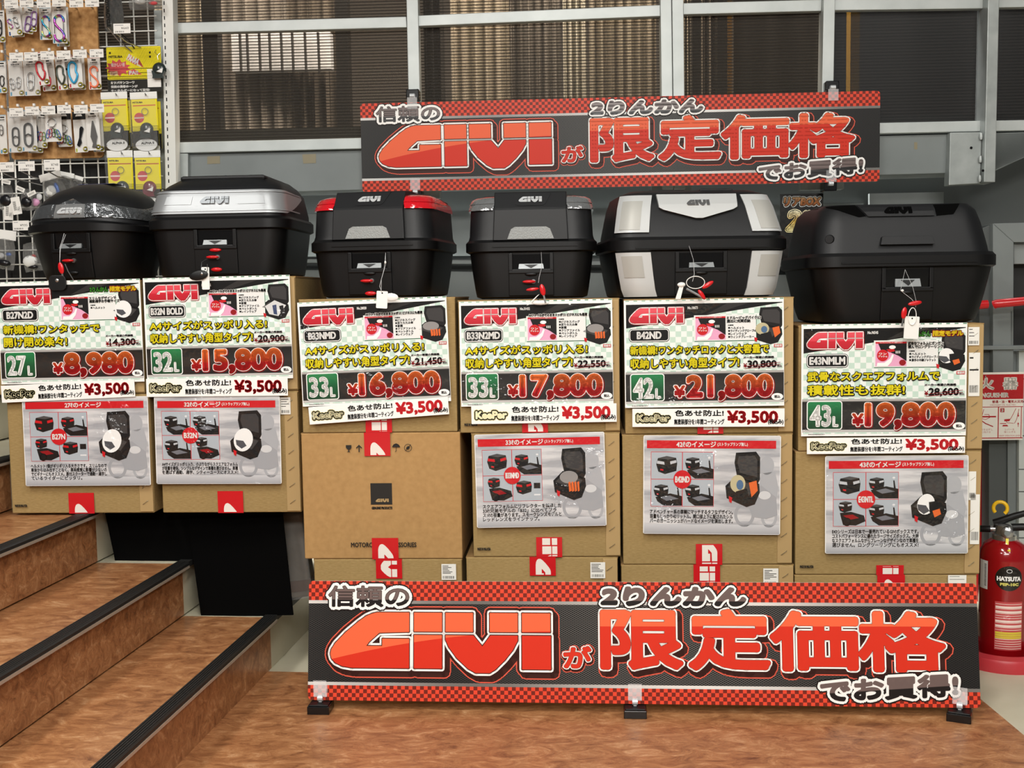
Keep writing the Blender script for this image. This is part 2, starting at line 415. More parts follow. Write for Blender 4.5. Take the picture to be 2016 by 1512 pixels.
RISE = 0.162
n1 = at_z(545, 1213, RISE); n2 = at_z(375, 1113, 2 * RISE); n3 = at_z(205, 1001, 3 * RISE)
GOING = ((n2 - n1).dot(-SU) + (n3 - n2).dot(-SU)) / 2
SM = Matrix((SU, SD, Vector((0, 0, 1)))).transposed().to_4x4(); SM.translation = Vector((n1.x, n1.y, 0))   # local: x right, y into depth, z up; origin under the lowest nosing's end
stairs = empty('stairs', SM); stairs['kind'] = 'structure'
RUB = mat('rubber_strip', '#1a1a19', 0.55); 
for i in range(1, 6):
    xr = -GOING * (i - 1); z1 = RISE * i; z0 = RISE * (i - 1)
    m_ = MB(); m_.box(xr - 1.9, -3.0, z0 + 0.001, xr - 0.022, 0.0, z1 - 0.004, VINYL)
    st = m_.build('step', stairs)
    m_ = MB(); m_.box(xr - 1.9, 0.0, z0 + 0.001, xr - 0.022, 0.9, z1 - 0.004, CREAM); m_.build('step_end', stairs)
    m_ = MB()      # nosing: profile with five grooves, extruded along the step
    prof = [(-0.038, -0.004), (-0.038, 0.002)]
    for g in range(5):
        gx = -0.037 + g * 0.0068; prof += [(gx, 0.003), (gx + 0.004, 0.003), (gx + 0.0045, 0.0002), (gx + 0.0064, 0.0002)]
    prof += [(-0.004, 0.003), (0.0, -0.001), (0.0, -0.009), (-0.022, -0.009), (-0.022, -0.004)]
    m_.prism([(xr + x, z1 + z) for x, z in prof], -3.0, 0.0, RUB, axis='y')
    no = m_.build('nosing', st)
    m_ = MB(); m_.box(xr - 0.003, -3.0, z1 - 0.017, xr + 0.0015, 0.0, z1 - 0.0092, mat('nosing_metal', '#b5a898', 0.35, 0.3)); m_.build('nosing_edge', no)
    m_ = MB(); m_.box(xr - 0.038, 0.001, z1 - 0.015, xr - 0.002, 0.9, z1 + 0.002, RUB); m_.build('nosing', st)

# ------------------------------------------------------------------ rear wall, windows
def wquad(mb, px, off, depth, m):
    """px: four pixel corners (tl,tr,br,bl) read on the wall plane at offset off, thickened backwards"""
    f = [WALL.at(x, y, off) for x, y in px]; b = [p - WALL.n * depth for p in f]
    mb.add(f + b, [(3, 2, 1, 0), (4, 5, 6, 7), (0, 1, 5, 4), (1, 2, 6, 5), (2, 3, 7, 6), (3, 0, 4, 7)], m); return mb
def wbox(name, px, off, depth, m, parent=None, bevel=0.002):
    mb = MB(); wquad(mb, px, off, depth, m); return mb.build(name, parent, bevel=bevel)
# ribbed twin-wall sheet
def m_poly():
    m = mat('twin_wall_sheet', '#5b5650', 0.3); N, L, b = nodes_of(m)
    tc, x, y, z = obj_xyz(N, L)
    a = math_node(N, L, 'SINE', math_node(N, L, 'MULTIPLY', z, 2 * math.pi / 0.0105))
    f = ramp(N, L, math_node(N, L, 'MULTIPLY_ADD', a, 0.5, 0.5), [(0.35, '#000000'), (0.62, '#ffffff')])
    t = N.new('ShaderNodeBsdfTransparent'); t.inputs[0].default_value = lin('#cdc6bd')
    t2 = N.new('ShaderNodeBsdfTransparent'); t2.inputs[0].default_value = lin('#8a847c')
    mx = N.new('ShaderNodeMixShader'); L.new(f, mx.inputs[0]); L.new(t2.outputs[0], mx.inputs[1]); L.new(t.outputs[0], mx.inputs[2])
    bp = N.new('ShaderNodeBump'); bp.inputs['Strength'].default_value = 0.7; bp.inputs['Distance'].default_value = 0.004
    L.new(a, bp.inputs['Height']); L.new(bp.outputs['Normal'], b.inputs['Normal'])
    m2 = N.new('ShaderNodeMixShader'); m2.inputs[0].default_value = 0.68
    L.new(b.outputs[0], m2.inputs[1]); L.new(mx.outputs[0], m2.inputs[2])
    L.new(m2.outputs[0], N['Material Output'].inputs['Surface']); return m
SHEET = m_poly()
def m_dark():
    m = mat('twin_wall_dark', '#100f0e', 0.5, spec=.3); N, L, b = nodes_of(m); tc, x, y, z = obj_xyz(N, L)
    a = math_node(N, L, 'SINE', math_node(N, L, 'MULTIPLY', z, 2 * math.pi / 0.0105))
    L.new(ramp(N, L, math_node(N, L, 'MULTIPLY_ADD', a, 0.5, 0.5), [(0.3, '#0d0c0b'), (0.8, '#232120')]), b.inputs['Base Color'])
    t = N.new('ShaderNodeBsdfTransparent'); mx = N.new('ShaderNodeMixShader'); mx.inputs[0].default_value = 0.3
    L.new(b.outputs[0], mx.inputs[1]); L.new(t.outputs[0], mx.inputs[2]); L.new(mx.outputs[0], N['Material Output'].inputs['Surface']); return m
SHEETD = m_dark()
def window(i, pane_px, rails, sheet):
    mb = MB(); wquad(mb, pane_px, -0.035, 0.008, sheet); win = struct(mb.build('window_%d' % i))
    for r in rails: wbox('rail', r, 0.0, 0.03, ALU, win)
    return win
Y0 = -70
window(1, [(150, Y0), (805, Y0), (810, 300), (150, 300)], [[(338, 45), (799.5, 32.5), (801, 54), (338, 66)], [(150, 285), (805, 269), (806, 290.5), (150, 306)]], SHEET)
window(2, [(815, Y0), (1310, Y0), (1310, 290), (815, 300)], [[(822, 30.5), (1300, 9.5), (1300, 31.8), (822, 51.5)], [(822, 268), (1302, 254), (1302, 275), (822, 290)]], SHEET)
window(3, [(1335, Y0), (1630, Y0), (1630, 280), (1335, 290)], [[(1345, 6), (1618, -1), (1617, 21.5), (1345, 28.5)], [(1345, 252.5), (1615, 245), (1615, 266), (1345, 274)]], SHEET)
window(4, [(1632, Y0), (1950, Y0), (1945, 275), (1632, 280)], [[(1640, -3), (1944, -9), (1943, 16.5), (1640, 20.4)], [(1636, 244), (1934, 237.5), (1934, 258.5), (1636, 265)]], SHEETD)
window(5, [(1955, Y0), (2120, Y0), (2120, 270), (1955, 275)], [[(1964, -9), (2120, -12), (2120, 12), (1964, 15)], [(1960, 237.3), (2120, 234), (2120, 255), (1960, 258)]], SHEETD)
struct(wbox('trim_mullion', [(798.5, Y0), (821.5, Y0), (829, 300), (806.5, 300)], 0.012, 0.05, ALU))
struct(wbox('trim_mullion', [(1299.2, Y0), (1321.2, Y0), (1326.5, 372), (1304.5, 372)], 0.02, 0.06, ALU))
struct(wbox('trim_mullion', [(1322.3, Y0), (1345, Y0), (1349.5, 372), (1327.5, 372)], 0.02, 0.06, ALU))
struct(wbox('trim_mullion', [(1623, Y0), (1645.5, Y0), (1639, 300), (1616, 300)], 0.03, 0.07, ALU))
po = struct(wbox('trim_post', [(1947, Y0), (1969, Y0), (1959.5, 358.5), (1937.5, 358.5)], 0.05, 0.1, GALV))
wbox('weld_plate', [(1871, 261), (1933, 260), (1930, 361), (1868, 364.5)], 0.02, 0.05, GALV, po)
for y in (269, 314, 352):
    mb = MB(); c = WALL.at(1931.5 - (y - 269) * 0.03, y, 0.03); mb.tube([c + Vector((0, 0, 0.012)), c, c - Vector((0, 0, 0.01))], [0.004, 0.006, 0.004], ALU); mb.build('weld_bead', po, smooth=60)
for x, y, o_ in ((1912, 291, 0.021), (1935, 336, 0.051)):
    mb = MB(); c = WALL.at(x, y, o_); mb.lathe([(0.0, 0.0), (0.0045, 0.0), (0.0045, 0.001), (0, 0.001)], BLACKG, 14, frame(c, WALL.u, WALL.n)); mb.build('bolt_hole', po)
# painted beam under the windows
bm_ = struct(wbox('trim_beam', [(250, 306), (1945, 262), (1945, 338.5), (250, 387)], -0.02, 0.16, GREY))
wbox('end_gusset', [(1958, 262), (2120, 258), (2120, 262), (1958, 337)], 0.0, 0.05, GREY, bm_)
mb = MB(); f = [WALL.at(x, y, 0.0) for x, y in ((1959, 262), (2100, 258), (2100, 275), (1959, 334))]; b = [p - WALL.n * 0.05 for p in f]
mb.add(f + b, [(3, 2, 1, 0), (4, 5, 6, 7), (0, 1, 5, 4), (1, 2, 6, 5), (2, 3, 7, 6), (3, 0, 4, 7)], GREY); mb.build('beam_gusset', bm_)
wbox('beam_plate', [(343, 302), (370, 302), (370, 392), (343, 392)], 0.0, 0.02, GALV, bm_)
for (a, b_, t_, u_) in ((785, 866, 368, 392), (1283, 1362, 362, 380), (1577, 1662, 356, 374)):
    wbox('bracket', [(a, t_), (b_, t_ - 2), (b_, u_ - 2), (a, u_)], -0.01, 0.05, GALV, bm_)
TAPE_OLD = mat('old_tape', '#857c62', 0.5)
for q in ([(408, 308), (433, 307), (433, 322), (408, 323)], [(595, 304), (622, 303), (622, 321), (597, 322)], [(1800, 280), (1806, 280), (1806, 294), (1800, 294)]):
    wbox('tape_remnant', q, -0.019, 0.001, TAPE_OLD, bm_, 0)
# unseen wall above the windows, added to block the rear lamp's spill; recessed lower wall
mb = MB(); wquad(mb, [(-900, -900), (3200, -900), (3200, -66), (-900, -66)], -0.02, 0.06, GREY); struct(mb.build('wall_upper_light_block'))
mb = MB(); wquad(mb, [(-300, 270), (2400, 215), (2400, 1500), (-300, 1500)], -0.30, 0.05, DGREY); struct(mb.build('wall_back'))
mb = MB(); wquad(mb, [(440, 509), (1950, 520), (1950, 527), (440, 516)], -0.22, 0.05, GREY); struct(mb.build('trim_ledge'))
mb = MB(); wquad(mb, [(440, 425), (1700, 400), (1700, 500), (440, 506)], -0.26, 0.03, GREY); struct(mb.build('trim_panel'))
mb = MB(); wquad(mb, [(440, 530), (1950, 545), (1950, 900), (440, 900)], -0.26, 0.03, GREY); struct(mb.build('trim_panel'))
mb = MB(); wquad(mb, [(1712, 381), (1858, 378), (1858, 418), (1712, 421)], -0.22, 0.02, GREY); struct(mb.build('trim_light_patch'))  # patch of light on the lower wall, built as a lighter plate
mb = MB(); wquad(mb, [(-300, -300), (2500, -300), (2500, 420), (-300, 420)], -2.4, 0.05, mat('rear_room', '#3a3632', 0.8)); struct(mb.build('wall_rear_room'))
# things seen dimly through the ribbed sheets
def behind(name, l, r, t, b, off, m, label, cat, wavy=0, group=None):
    mb = MB(); p0 = WALL.at(l, t, off); p1 = WALL.at(r, t, off); p2 = WALL.at(l, b, off); wd = (p1 - p0).length; h = p0.z - p2.z
    O = Vector((p0.x, p0.y, p2.z)); n = 2 if not wavy else 40
    if not wavy:
        q = [O, O + WALL.u * wd, O + WALL.u * wd - WALL.n * 0.06, O - WALL.n * 0.06]
        vs = q + [p + Vector((0, 0, h)) for p in q]
        mb.add(vs, [(3, 2, 1, 0), (4, 5, 6, 7), (0, 1, 5, 4), (1, 2, 6, 5), (2, 3, 7, 6), (3, 0, 4, 7)], m)
    else:
        vs = []; fs = []
        for k in range(2):
            for j in (0, 1):
                for i in range(n + 1):
                    x = wd * i / n; y = 0.025 * math.sin(i * wavy) + 0.012 * math.sin(i * wavy * 2.3 + 1) - 0.008 * k
                    vs.append(O + WALL.u * x + WALL.n * y + Vector((0, 0, h * j)))
        N2 = n + 1
        for i in range(n):
            fs += [(i, i + 1, N2 + i + 1, N2 + i), (2 * N2 + i, 3 * N2 + i, 3 * N2 + i + 1, 2 * N2 + i + 1), (N2 + i, N2 + i + 1, 3 * N2 + i + 1, 3 * N2 + i)]
        fs += [(0, N2, 3 * N2, 2 * N2), (n, 2 * N2 + n, 3 * N2 + n, N2 + n)]
        mb.add(vs, fs, m)
    return tag(mb.build(name, smooth=40 if wavy else None), label, cat, group)
BE = mat('beige_cloth', '#a59c8c', 0.8); BW = mat('white_cloth', '#d8d4c8', 0.8); BB = mat('brown_cloth', '#6a6258', 0.8)
DK = mat('dark_steel', '#1c1c1c', 0.5); AMB = mat('amber_strip', '#a97a1e', 0.5); GB = mat('grey_cloth', '#857f78', 0.8)
behind('hanging_sheet', 300, 395, -120, 330, -0.6, BE, 'tan hanging sheet behind the ribbed window, next to the slotted white upright', 'sheet', 0.5)
behind('steel_column', 391, 421, -120, 330, -0.35, DK, 'dark vertical post behind leftmost ribbed window', 'post')
behind('hanging_sheet', 424, 560, -120, 330, -1.05, GB, 'greyish brown sheet behind the ribbed window, right of dark post', 'sheet', 0.8)
behind('hanging_sheet', 560, 668, -120, 330, -1.1, BB, 'brown low sheet under the bright patch behind the leftmost ribbed window', 'sheet', 0.7)
LITW = mat('lit_window', '#cfd2d8', 0.4, emit=0.55)
lw = behind('lit_window', 455, 650, 68, 140, -0.95, LITW, 'bright barred opening glowing behind the leftmost ribbed window', 'window')
for x in (472, 486, 510, 530, 553, 575, 600, 626):
    mb = MB(); a = WALL.at(x, 64, -0.93); b_ = WALL.at(x + 3, 142, -0.93); mb.tube([a, b_], 0.006, DK, 6); mb.build('window_bar', lw)
behind('steel_column', 655, 680, -120, 330, -0.5, DK, 'thin dark post behind the ribbed window, nearest the mullion above banner left end', 'post')
behind('hanging_sheet', 830, 870, -120, 330, -0.5, DK, 'dark narrow sheet just right of the mullion above the banner', 'sheet', 0.4)
behind('hanging_sheet', 884, 1000, -120, 330, -0.9, BE, 'beige sheet hanging behind the left half of the wide middle window', 'sheet', 0.8)
behind('hanging_sheet', 1000, 1100, -120, 330, -1.0, GB, 'grey sheet hanging behind the centre of the wide middle window', 'sheet', 0.9)
behind('hanging_sheet', 1106, 1152, -120, 330, -0.75, BW, 'bright white curtain strip behind the wide middle window', 'sheet', 0.6)
behind('hanging_sheet', 1158, 1290, -120, 330, -0.85, BE, 'beige pleated sheet left of the double mullion behind middle window', 'sheet', 1.1)
behind('steel_column', 1362, 1380, -120, 330, -0.4, DK, 'dark narrow post right of the double mullion', 'post')
behind('hanging_sheet', 1345, 1362, -120, 330, -0.7, BE, 'sliver of beige sheet touching the double mullion right side', 'sheet', 0.5)
behind('hanging_sheet', 1380, 1412, -120, 330, -0.6, BB, 'brown reddish sheet strip between two dark posts behind window', 'sheet', 0.4)
behind('steel_column', 1412, 1432, -120, 330, -0.4, DK, 'dark post left of the amber strip behind window', 'post')
behind('amber_strip', 1434, 1441, -120, 330, -0.45, AMB, 'thin amber vertical strip near the dark post behind window', 'strip')
behind('dark_curtain', 1444, 1632, -120, 330, -0.5, mat('black_cloth', '#22201e', 0.9), 'black curtain filling the window left of the third mullion', 'curtain', 0.2)
behind('amber_strip', 1676, 1694, -120, 330, -0.25, AMB, 'wider amber vertical strip behind the dark window right of the third mullion', 'strip')
behind('dark_curtain', 1640, 2100, -120, 330, -0.55, mat('black_cloth', '#22201e', 0.9), 'black curtain filling the rightmost dark windows', 'curtain', 0.2)

# ------------------------------------------------------------------ grey steel frame at the right
RP = Plane(3.86, 2.8)
def rquad(mb, px, off, depth, m):
    f = [RP.at(x, y, off) for x, y in px]; b = [p - RP.n * depth for p in f]
    k = len(px); mb.add(f + b, [tuple(range(k))[::-1], tuple(range(k, 2 * k))] + [(i, (i + 1) % k, k + (i + 1) % k, k + i) for i in range(k)], m); return mb
rf = empty('barrier', RP.at(1975, 700), 'grey painted mitred steel barrier behind the red handrail at right', 'barrier')
def rpart(name, px, off, depth, m, bevel=0.002):
    o = rquad(MB(), px, off, depth, m).build(name, None, bevel=bevel); o.parent = rf; o.matrix_parent_inverse = rf.matrix_world.inverted(); return o
bpy.context.view_layer.update()
rpart('upright', [(1955, 440), (1996, 477), (1995, 860), (1955, 860)], 0.0, 0.1, GREY)
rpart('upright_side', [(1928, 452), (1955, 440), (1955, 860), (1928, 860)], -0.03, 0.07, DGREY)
rpart('top_rail', [(1955, 440), (2120, 436), (2120, 476), (1996, 477)], 0.0, 0.1, GREY)
rpart('clear_strip', [(1996, 480), (2120, 478), (2120, 518), (1996, 520)], -0.03, 0.02, mat('pale_acrylic', '#8b908f', 0.2))
rpart('cross_rail', [(1935, 681), (2120, 679), (2120, 687), (1935, 689)], 0.01, 0.03, GREY)
rpart('back_panel', [(1996, 520), (2120, 518), (2120, 860), (1996, 860)], -0.08, 0.02, mat('deep_grey', '#1d1e1e', 0.6))
mb = MB()
mb.tube([RP.at(1905, 602, 0.06), RP.at(1944, 599, 0.06)], 0.0145, REDP, 14)
hr = mb.build('handrail', smooth=40); tag(hr, 'short red handrail stub touching the large plain case', 'handrail')
mb = MB(); mb.tube([RP.at(1957, 600, 0.07), RP.at(1962, 598, 0.075), RP.at(2120, 583, 0.09)], 0.0145, REDP, 14)
tag(mb.build('handrail', smooth=40), 'longer red handrail running off the right edge of the photo', 'handrail')
rpart('baluster', [(1988, 612), (1994, 612), (1994, 682), (1988, 682)], 0.0, 0.02, GREY)
def col(name, l, r, t, b, off, m, label, cat):
    tag(rquad(MB(), [(l, t), (r, t), (r, b), (l, b)], off, 0.08, m).build(name, bevel=0.002), label, cat)
col('steel_column', 1947, 1982, 690, 1330, -0.06, DGREY, 'dark grey column behind the fire extinguisher', 'post')
col('steel_channel', 1984, 2001, 690, 1330, -0.05, GREY, 'light grey steel channel right of the dark grey column', 'post')
col('red_post', 1925, 1946, 700, 1330, -0.13, mat('red_paint', '#b3141c', 0.35), 'red painted post between cartons and the dark grey column', 'post')
mb = MB(); rquad(mb, [(2006, 690), (2200, 690), (2200, 1330), (2006, 1330)], -0.03, 0.05, mat('white_tile', '#c3c8c4', 0.25)); tw = struct(mb.build('wall_right'))
for y in (745, 790, 857, 923, 967, 1012, 1058, 1103, 1150, 1195, 1240):
    wb = rquad(MB(), [(2006, y), (2200, y), (2200, y + 2), (2006, y + 2)], -0.0295, 0.002, DGREY).build('tile_joint', tw)
# ------------------------------------------------------------------ cartons
CARTAPE = mat('red_tape', '#c4121e', 0.22, coat=0.4); STAPLE = mat('staple_metal', '#b8b19a', 0.3, 0.9); LABELW = mat('sticker_white', '#e4e3dc', 0.45)
INK = mat('black_ink', '#1a1712', 0.7); KEDGE = mat('kraft_edge', '#8d6d40', 0.85); KJOIN = mat('kraft_joint', '#a98d5e', 0.7)
TAPEW = mat('tape_print', '#e6dfd6', 0.3)
STM = None
KRAFT2 = mat('kraft_light', '#b18c5a', .75, spec=.25, mott=(60, '#a37f50', .25))
FRONTS = {}
def carton(key, plane, l, r, z0, z1, label, depth=0.40, yaw=0.0, tapes=(), stick=(), strip=True, art=None, kraft=None, group='cartons stacked in the display'):
    """l,r pixel edges of the front at mid height; z0,z1 metres"""
    global STM
    zc = (z0 + z1) / 2; py = 756 - FPX * ((Vector((0, 3.2, zc)) - CAMP).dot(UP)) / (Vector((0, 3.2, zc)) - CAMP).dot(FW)
    a = plane.at(l, py); b = plane.at(r, py); u = plane.u; wd = (b - a).dot(u); c = (a + b) / 2
    if yaw: R = Matrix.Rotation(rad(yaw), 3, 'Z'); u = R @ u
    M = Matrix((u, Vector((-u.y, u.x, 0)), Vector((0, 0, 1)))).transposed().to_4x4(); M.translation = Vector((c.x, c.y, z0))
    g = 0.0015; h = z1 - z0 - g; rt = empty('carton', M, label, 'carton', group)
    mb = MB()   # walls drawn with a slightly bowed front
    nx, nz = 8, 6; vs = []; fs = []
    for k in range(nz + 1):
        for i in range(nx + 1):
            x = -wd / 2 + wd * i / nx; z = h * k / nz
            bow = -0.005 * (1 - (2 * i / nx - 1) ** 2) * (1 - (2 * k / nz - 1) ** 2)
            vs.append((x, bow, z))
    for k in range(nz):
        for i in range(nx): q = k * (nx + 1) + i; fs.append((q, q + 1, q + nx + 2, q + nx + 1))
    o = len(vs); vs += [(-wd / 2, depth, 0), (wd / 2, depth, 0), (wd / 2, depth, h), (-wd / 2, depth, h)]
    bl, br, tr, tl = [i for i in range(nx + 1)], None, None, None
    bot = list(range(nx + 1)); top = [nz * (nx + 1) + i for i in range(nx + 1)]; lf = [k * (nx + 1) for k in range(nz + 1)]; rg = [k * (nx + 1) + nx for k in range(nz + 1)]
    fs += [tuple([o, o + 1] + bot[::-1]), tuple(top + [o + 2, o + 3]), tuple([o, ] + lf + [o + 3]), tuple([o + 2] + rg[::-1] + [o + 1]), (o + 1, o, o + 3, o + 2)]
    mb.add(vs, fs, kraft or KRAFT)
    mb.build('body', rt, bevel=0.003)
    mb = MB(); mb.box(-wd / 2 - 0.001, 0.002, h - 0.0035, wd / 2 + 0.001, depth, h + 0.0005, KEDGE); mb.box(-0.002, 0.0, h - 0.002, 0.002, depth, h + 0.0007, INK); mb.build('flap', rt)
    if strip:
        x0 = wd / 2 - 0.042
        mb = MB(); mb.box(x0, -0.0038, 0.004, wd / 2 - 0.001, 0.004, h - 0.004, KJOIN); mb.build('joint_strip', rt, bevel=0.0015)
        for q in range(7):
            if STM is None:
                m2 = MB(); m2.tube([(-0.008, 0, -0.006), (-0.006, -0.0015, -0.0045), (0.006, -0.0015, 0.0045), (0.008, 0, 0.006)], 0.0008, STAPLE, 6)
                so = m2.build('staple', rt, smooth=50); STM = so.data
            else:
                so = bpy.data.objects.new('staple', STM); COL.objects.link(so); so.parent = rt
            so.location = (x0 + 0.018, -0.0045, h * (0.09 + 0.137 * q))
    F = Matrix(((1, 0, 0, 0), (0, 0, -1, 0), (0, 1, 0, 0), (0, 0, 0, 1)))     # print plane (x,up) -> carton front
    for (px0, px1, where, ln, ph) in tapes:     # pixel x-range, top/bottom, length in m, phase of the print
        k = wd / (r - l); x0 = -wd / 2 + (px0 - l) * k; x1 = -wd / 2 + (px1 - l) * k; t = (x1 - x0)
        za, zb = (h - ln, h) if where == 'top' else (0.0, ln)
        p = Print(); m2 = MB()
        m2.box(x0, -0.0068, za, x1, -0.0052, zb, CARTAPE)
        if where == 'top': m2.box(x0, -0.0068, h, x1, depth, h + 0.0012, CARTAPE)
        # mark on the tape, turned a quarter, clipped to the strip
        LH = t * 0.62; LW = LH / (356 / 1385)
        for poly in LOGO:
            P = [(x0 + t * 0.19 + v * LW, za + ph - (u * LW)) for u, v in poly]
            P = clip(P, za + 0.003, zb - 0.003)
            if len(P) > 2:
                a2 = sum(P[i][0] * P[(i + 1) % len(P)][1] - P[(i + 1) % len(P)][0] * P[i][1] for i in range(len(P)))
                if a2 < 0: P = P[::-1]
                m2.add([(x, -0.0071, z) for x, z in P], [tuple(range(len(P)))], TAPEW)
        m2.build('tape', rt)
    for (px, zf, sw, sh, n_) in stick:          # stickers with printed lines
        k = wd / (r - l); x = -wd / 2 + (px - l) * k; z = zf * h
        m2 = MB(); m2.box(x - sw / 2, -0.0065, z - sh / 2, x + sw / 2, -0.005, z + sh / 2, LABELW)
        rr = random.Random(px)
        for q in range(n_):
            zz = z + sh / 2 - sh * (0.12 + 0.55 * q / n_); e = rr.uniform(0.3, 0.85)
            m2.box(x - sw * 0.42, -0.0068, zz - sh * 0.018, x - sw * 0.42 + sw * e, -0.0064, zz + sh * 0.018, INK)
        for q in range(14): m2.box(x - sw * 0.4 + q * sw * 0.057, -0.0068, z - sh * 0.42, x - sw * 0.4 + q * sw * 0.057 + sw * rr.uniform(0.012, 0.04), -0.0064, z - sh * 0.25, INK)
        m2.build('barcode_sticker', rt)
    if art:
        p = Print(); art(p, wd, h)
        o = p.build('printing', rt); o.matrix_local = Matrix.Translation((0, -0.0056, 0)) @ F
    FRONTS[key] = (M, wd, h); return rt
def clip(P, lo, hi):
    for lim, sg in ((lo, 1), (hi, -1)):
        Q = []
        for i in range(len(P)):
            a, b = P[i], P[(i + 1) % len(P)]; da, db = sg * (a[1] - lim), sg * (b[1] - lim)
            if da >= 0: Q.append(a)
            if da * db < 0: t = da / (da - db); Q.append((a[0] + (b[0] - a[0]) * t, a[1] + (b[1] - a[1]) * t))
        P = Q
        if len(P) < 3: return []
    return P
def zof(px, py, plane): return plane.at(px, py).z
made = lambda p, w_, h_: p.text('MADE IN MALAYSIA', (-w_ / 2 + 0.012, 0.02, -w_ / 2 + 0.05, 0.028), INK, 0, bold=0.0004)
def art_plain(p, w_, h_):
    c = 0.0
    p.rect(c - 0.031, h_ * 0.435, c + 0.031, h_ * 0.435 + 0.062, INK)
    logo(p, c - 0.017, h_ * 0.435 + 0.007, c + 0.021, h_ * 0.435 + 0.017, KJOIN, 1)
    p.text('GENUINE PRODUCTS', (c - 0.029, h_ * 0.435 - 0.014, c + 0.031, h_ * 0.435 - 0.006), INK, 0, bold=0.0006)
    p.text('MOTORCYCLE ACCESSORIES', (c - 0.092, 0.035, c + 0.098, 0.049), INK, 0, bold=0.0005)
    y = h_ * 0.885
    p.poly([(c - 0.099, y + .008), (c - 0.083, y + .008), (c - 0.083, y), (c - 0.087, y - .004), (c - .0895, y - .005), (c - .0895, y - .010), (c - .086, y - .012), (c - .097, y - .012), (c - .0925, y - .010), (c - .0925, y - .005), (c - .097, y - .002), (c - .099, y + .002)], INK)
    for dx in (0,): p.poly([(c - .061, y + .009), (c - .070, y), (c - .068, y - .002), (c - .0625, y + .003), (c - .0625, y - .012), (c - .0595, y - .012), (c - .0595, y + .003), (c - .054, y - .002), (c - .052, y)], INK)
    p.stroke_loop([(c + .046 + .010 * math.cos(a * .314), y + .002 + .007 * math.sin(a * .314)) for a in range(11)], .0008, INK, 0, False); p.poly([(c + .034, y + .001), (c + .058, y + .001), (c + .053, y + .009), (c + .046, y + .012), (c + .039, y + .009)], INK)
    p.stroke_loop([(c + .046, y), (c + .046, y - .010), (c + .043, y - .011)], .0007, INK, 0, False)
    p.ring(c + .080, y - .001, .011, .011, .0014, INK); p.stroke_loop([(c + .073, y - .009), (c + .088, y + .008)], .0008, INK, 0, False); p.ell(c + .080, y - .001, .006, .004, INK, 0, 14, .6)
DL = Plane(3.215, 3.5)    # left pair stand slightly further back
h6 = zof(1750, 1131, DISP)
z3 = [0.003, zof(750, 1100, DISP), zof(750, 851, DISP), zof(750, 586, DISP)]
z4 = [0.003, zof(1070, 1096, DISP), zof(1070, 851, DISP), zof(1070, 588, DISP)]
z5 = [0.003, zof(1390, 1111, DISP), zof(1390, 853.5, DISP), zof(1390, 586, DISP)]
z6 = [0.003, zof(1740, 1131, DISP), zof(1740, 887, DISP), zof(1740, 638, DISP)]
ZT = 3 * RISE + 0.003
z1 = [ZT, zof(150, 776, DL), zof(150, 553, DL)]
z2 = [ZT, zof(440, 770, DL), zof(440, 545, DL)]
R_ = dict(depth=0.40)
carton('1b', DL, 18, 299, z1[0], z1[1], 'brown carton on the stairs, lower one under the smoked-lens case', tapes=[(133, 183, 'bottom', 0.062, 0.03)], art=made)
carton('1a', DL, -15, 281, z1[1], z1[2], 'brown carton at the far left, behind the 8,980 yen card')
carton('2b', DL, 316, 590, z2[0], z2[1], 'brown carton beside the black boards, lower one under the silver-banded case', tapes=[(427, 477, 'bottom', 0.065, 0.03)], stick=[(566, 0.88, 0.03, 0.05, 4)])
carton('2a', DL, 285, 584, z2[1], z2[2], 'brown carton behind the 15,800 yen card')
carton('3c', DISP, 621, 911, z3[0], z3[1], 'brown carton behind the floor banner, leftmost of the bottom row', tapes=[(744, 795, 'top', 0.055, 0.16)], stick=[(886, 0.90, 0.042, 0.046, 6)], strip=False)
carton('3b', DISP, 596, 908, z3[1], z3[2], 'plain brown carton showing its full printed front, under the 16,800 yen card', strip=False, art=art_plain, kraft=KRAFT2, tapes=[(721, 772, 'top', 0.066, 0.04), (731, 783, 'bottom', 0.062, 0.045)])
carton('3a', DISP, 592, 898, z3[2], z3[3], 'brown carton behind the 16,800 yen card', strip=False, tapes=[(718, 770, 'bottom', 0.05, 0.10)])
carton('4c', DISP, 920, 1217, z4[0], z4[1], 'brown carton behind the floor banner, second from left in the bottom row', tapes=[(1045, 1096, 'top', 0.052, 0.05)], stick=[(1178, 0.90, 0.042, 0.046, 6)])
carton('4b', DISP, 930, 1221, z4[1], z4[2], 'brown carton with a photo sheet carrying a big white glare', tapes=[(1055, 1106, 'bottom', 0.058, 0.10)], art=made)
carton('4a', DISP, 904, 1220, z4[2], z4[3], 'brown carton behind the 17,800 yen card', tapes=[(1027, 1078, 'bottom', 0.03, 0.05)], art=made)
carton('5c', DISP, 1224, 1562, z5[0], z5[1], 'brown carton behind the floor banner, third from left in the bottom row', tapes=[(1366, 1418, 'top', 0.052, 0.10)], stick=[(1517, 0.90, 0.042, 0.05, 6)])
carton('5b', DISP, 1226, 1560, z5[1], z5[2], 'brown carton beneath the 21,800 yen card, with a photo sheet', tapes=[(1370, 1422, 'bottom', 0.06, 0.075)])
carton('5a', DISP, 1230, 1562, z5[2], z5[3], 'brown carton behind the 21,800 yen card', tapes=[(1373, 1424, 'bottom', 0.03, 0.1)])
carton('6c', DISP, 1564, 1921, z6[0], z6[1], 'brown carton behind the floor banner, rightmost of the bottom row', tapes=[(1726, 1780, 'top', 0.05, 0.04)], stick=[(1882, 0.955, 0.05, 0.03, 2)], depth=0.42)
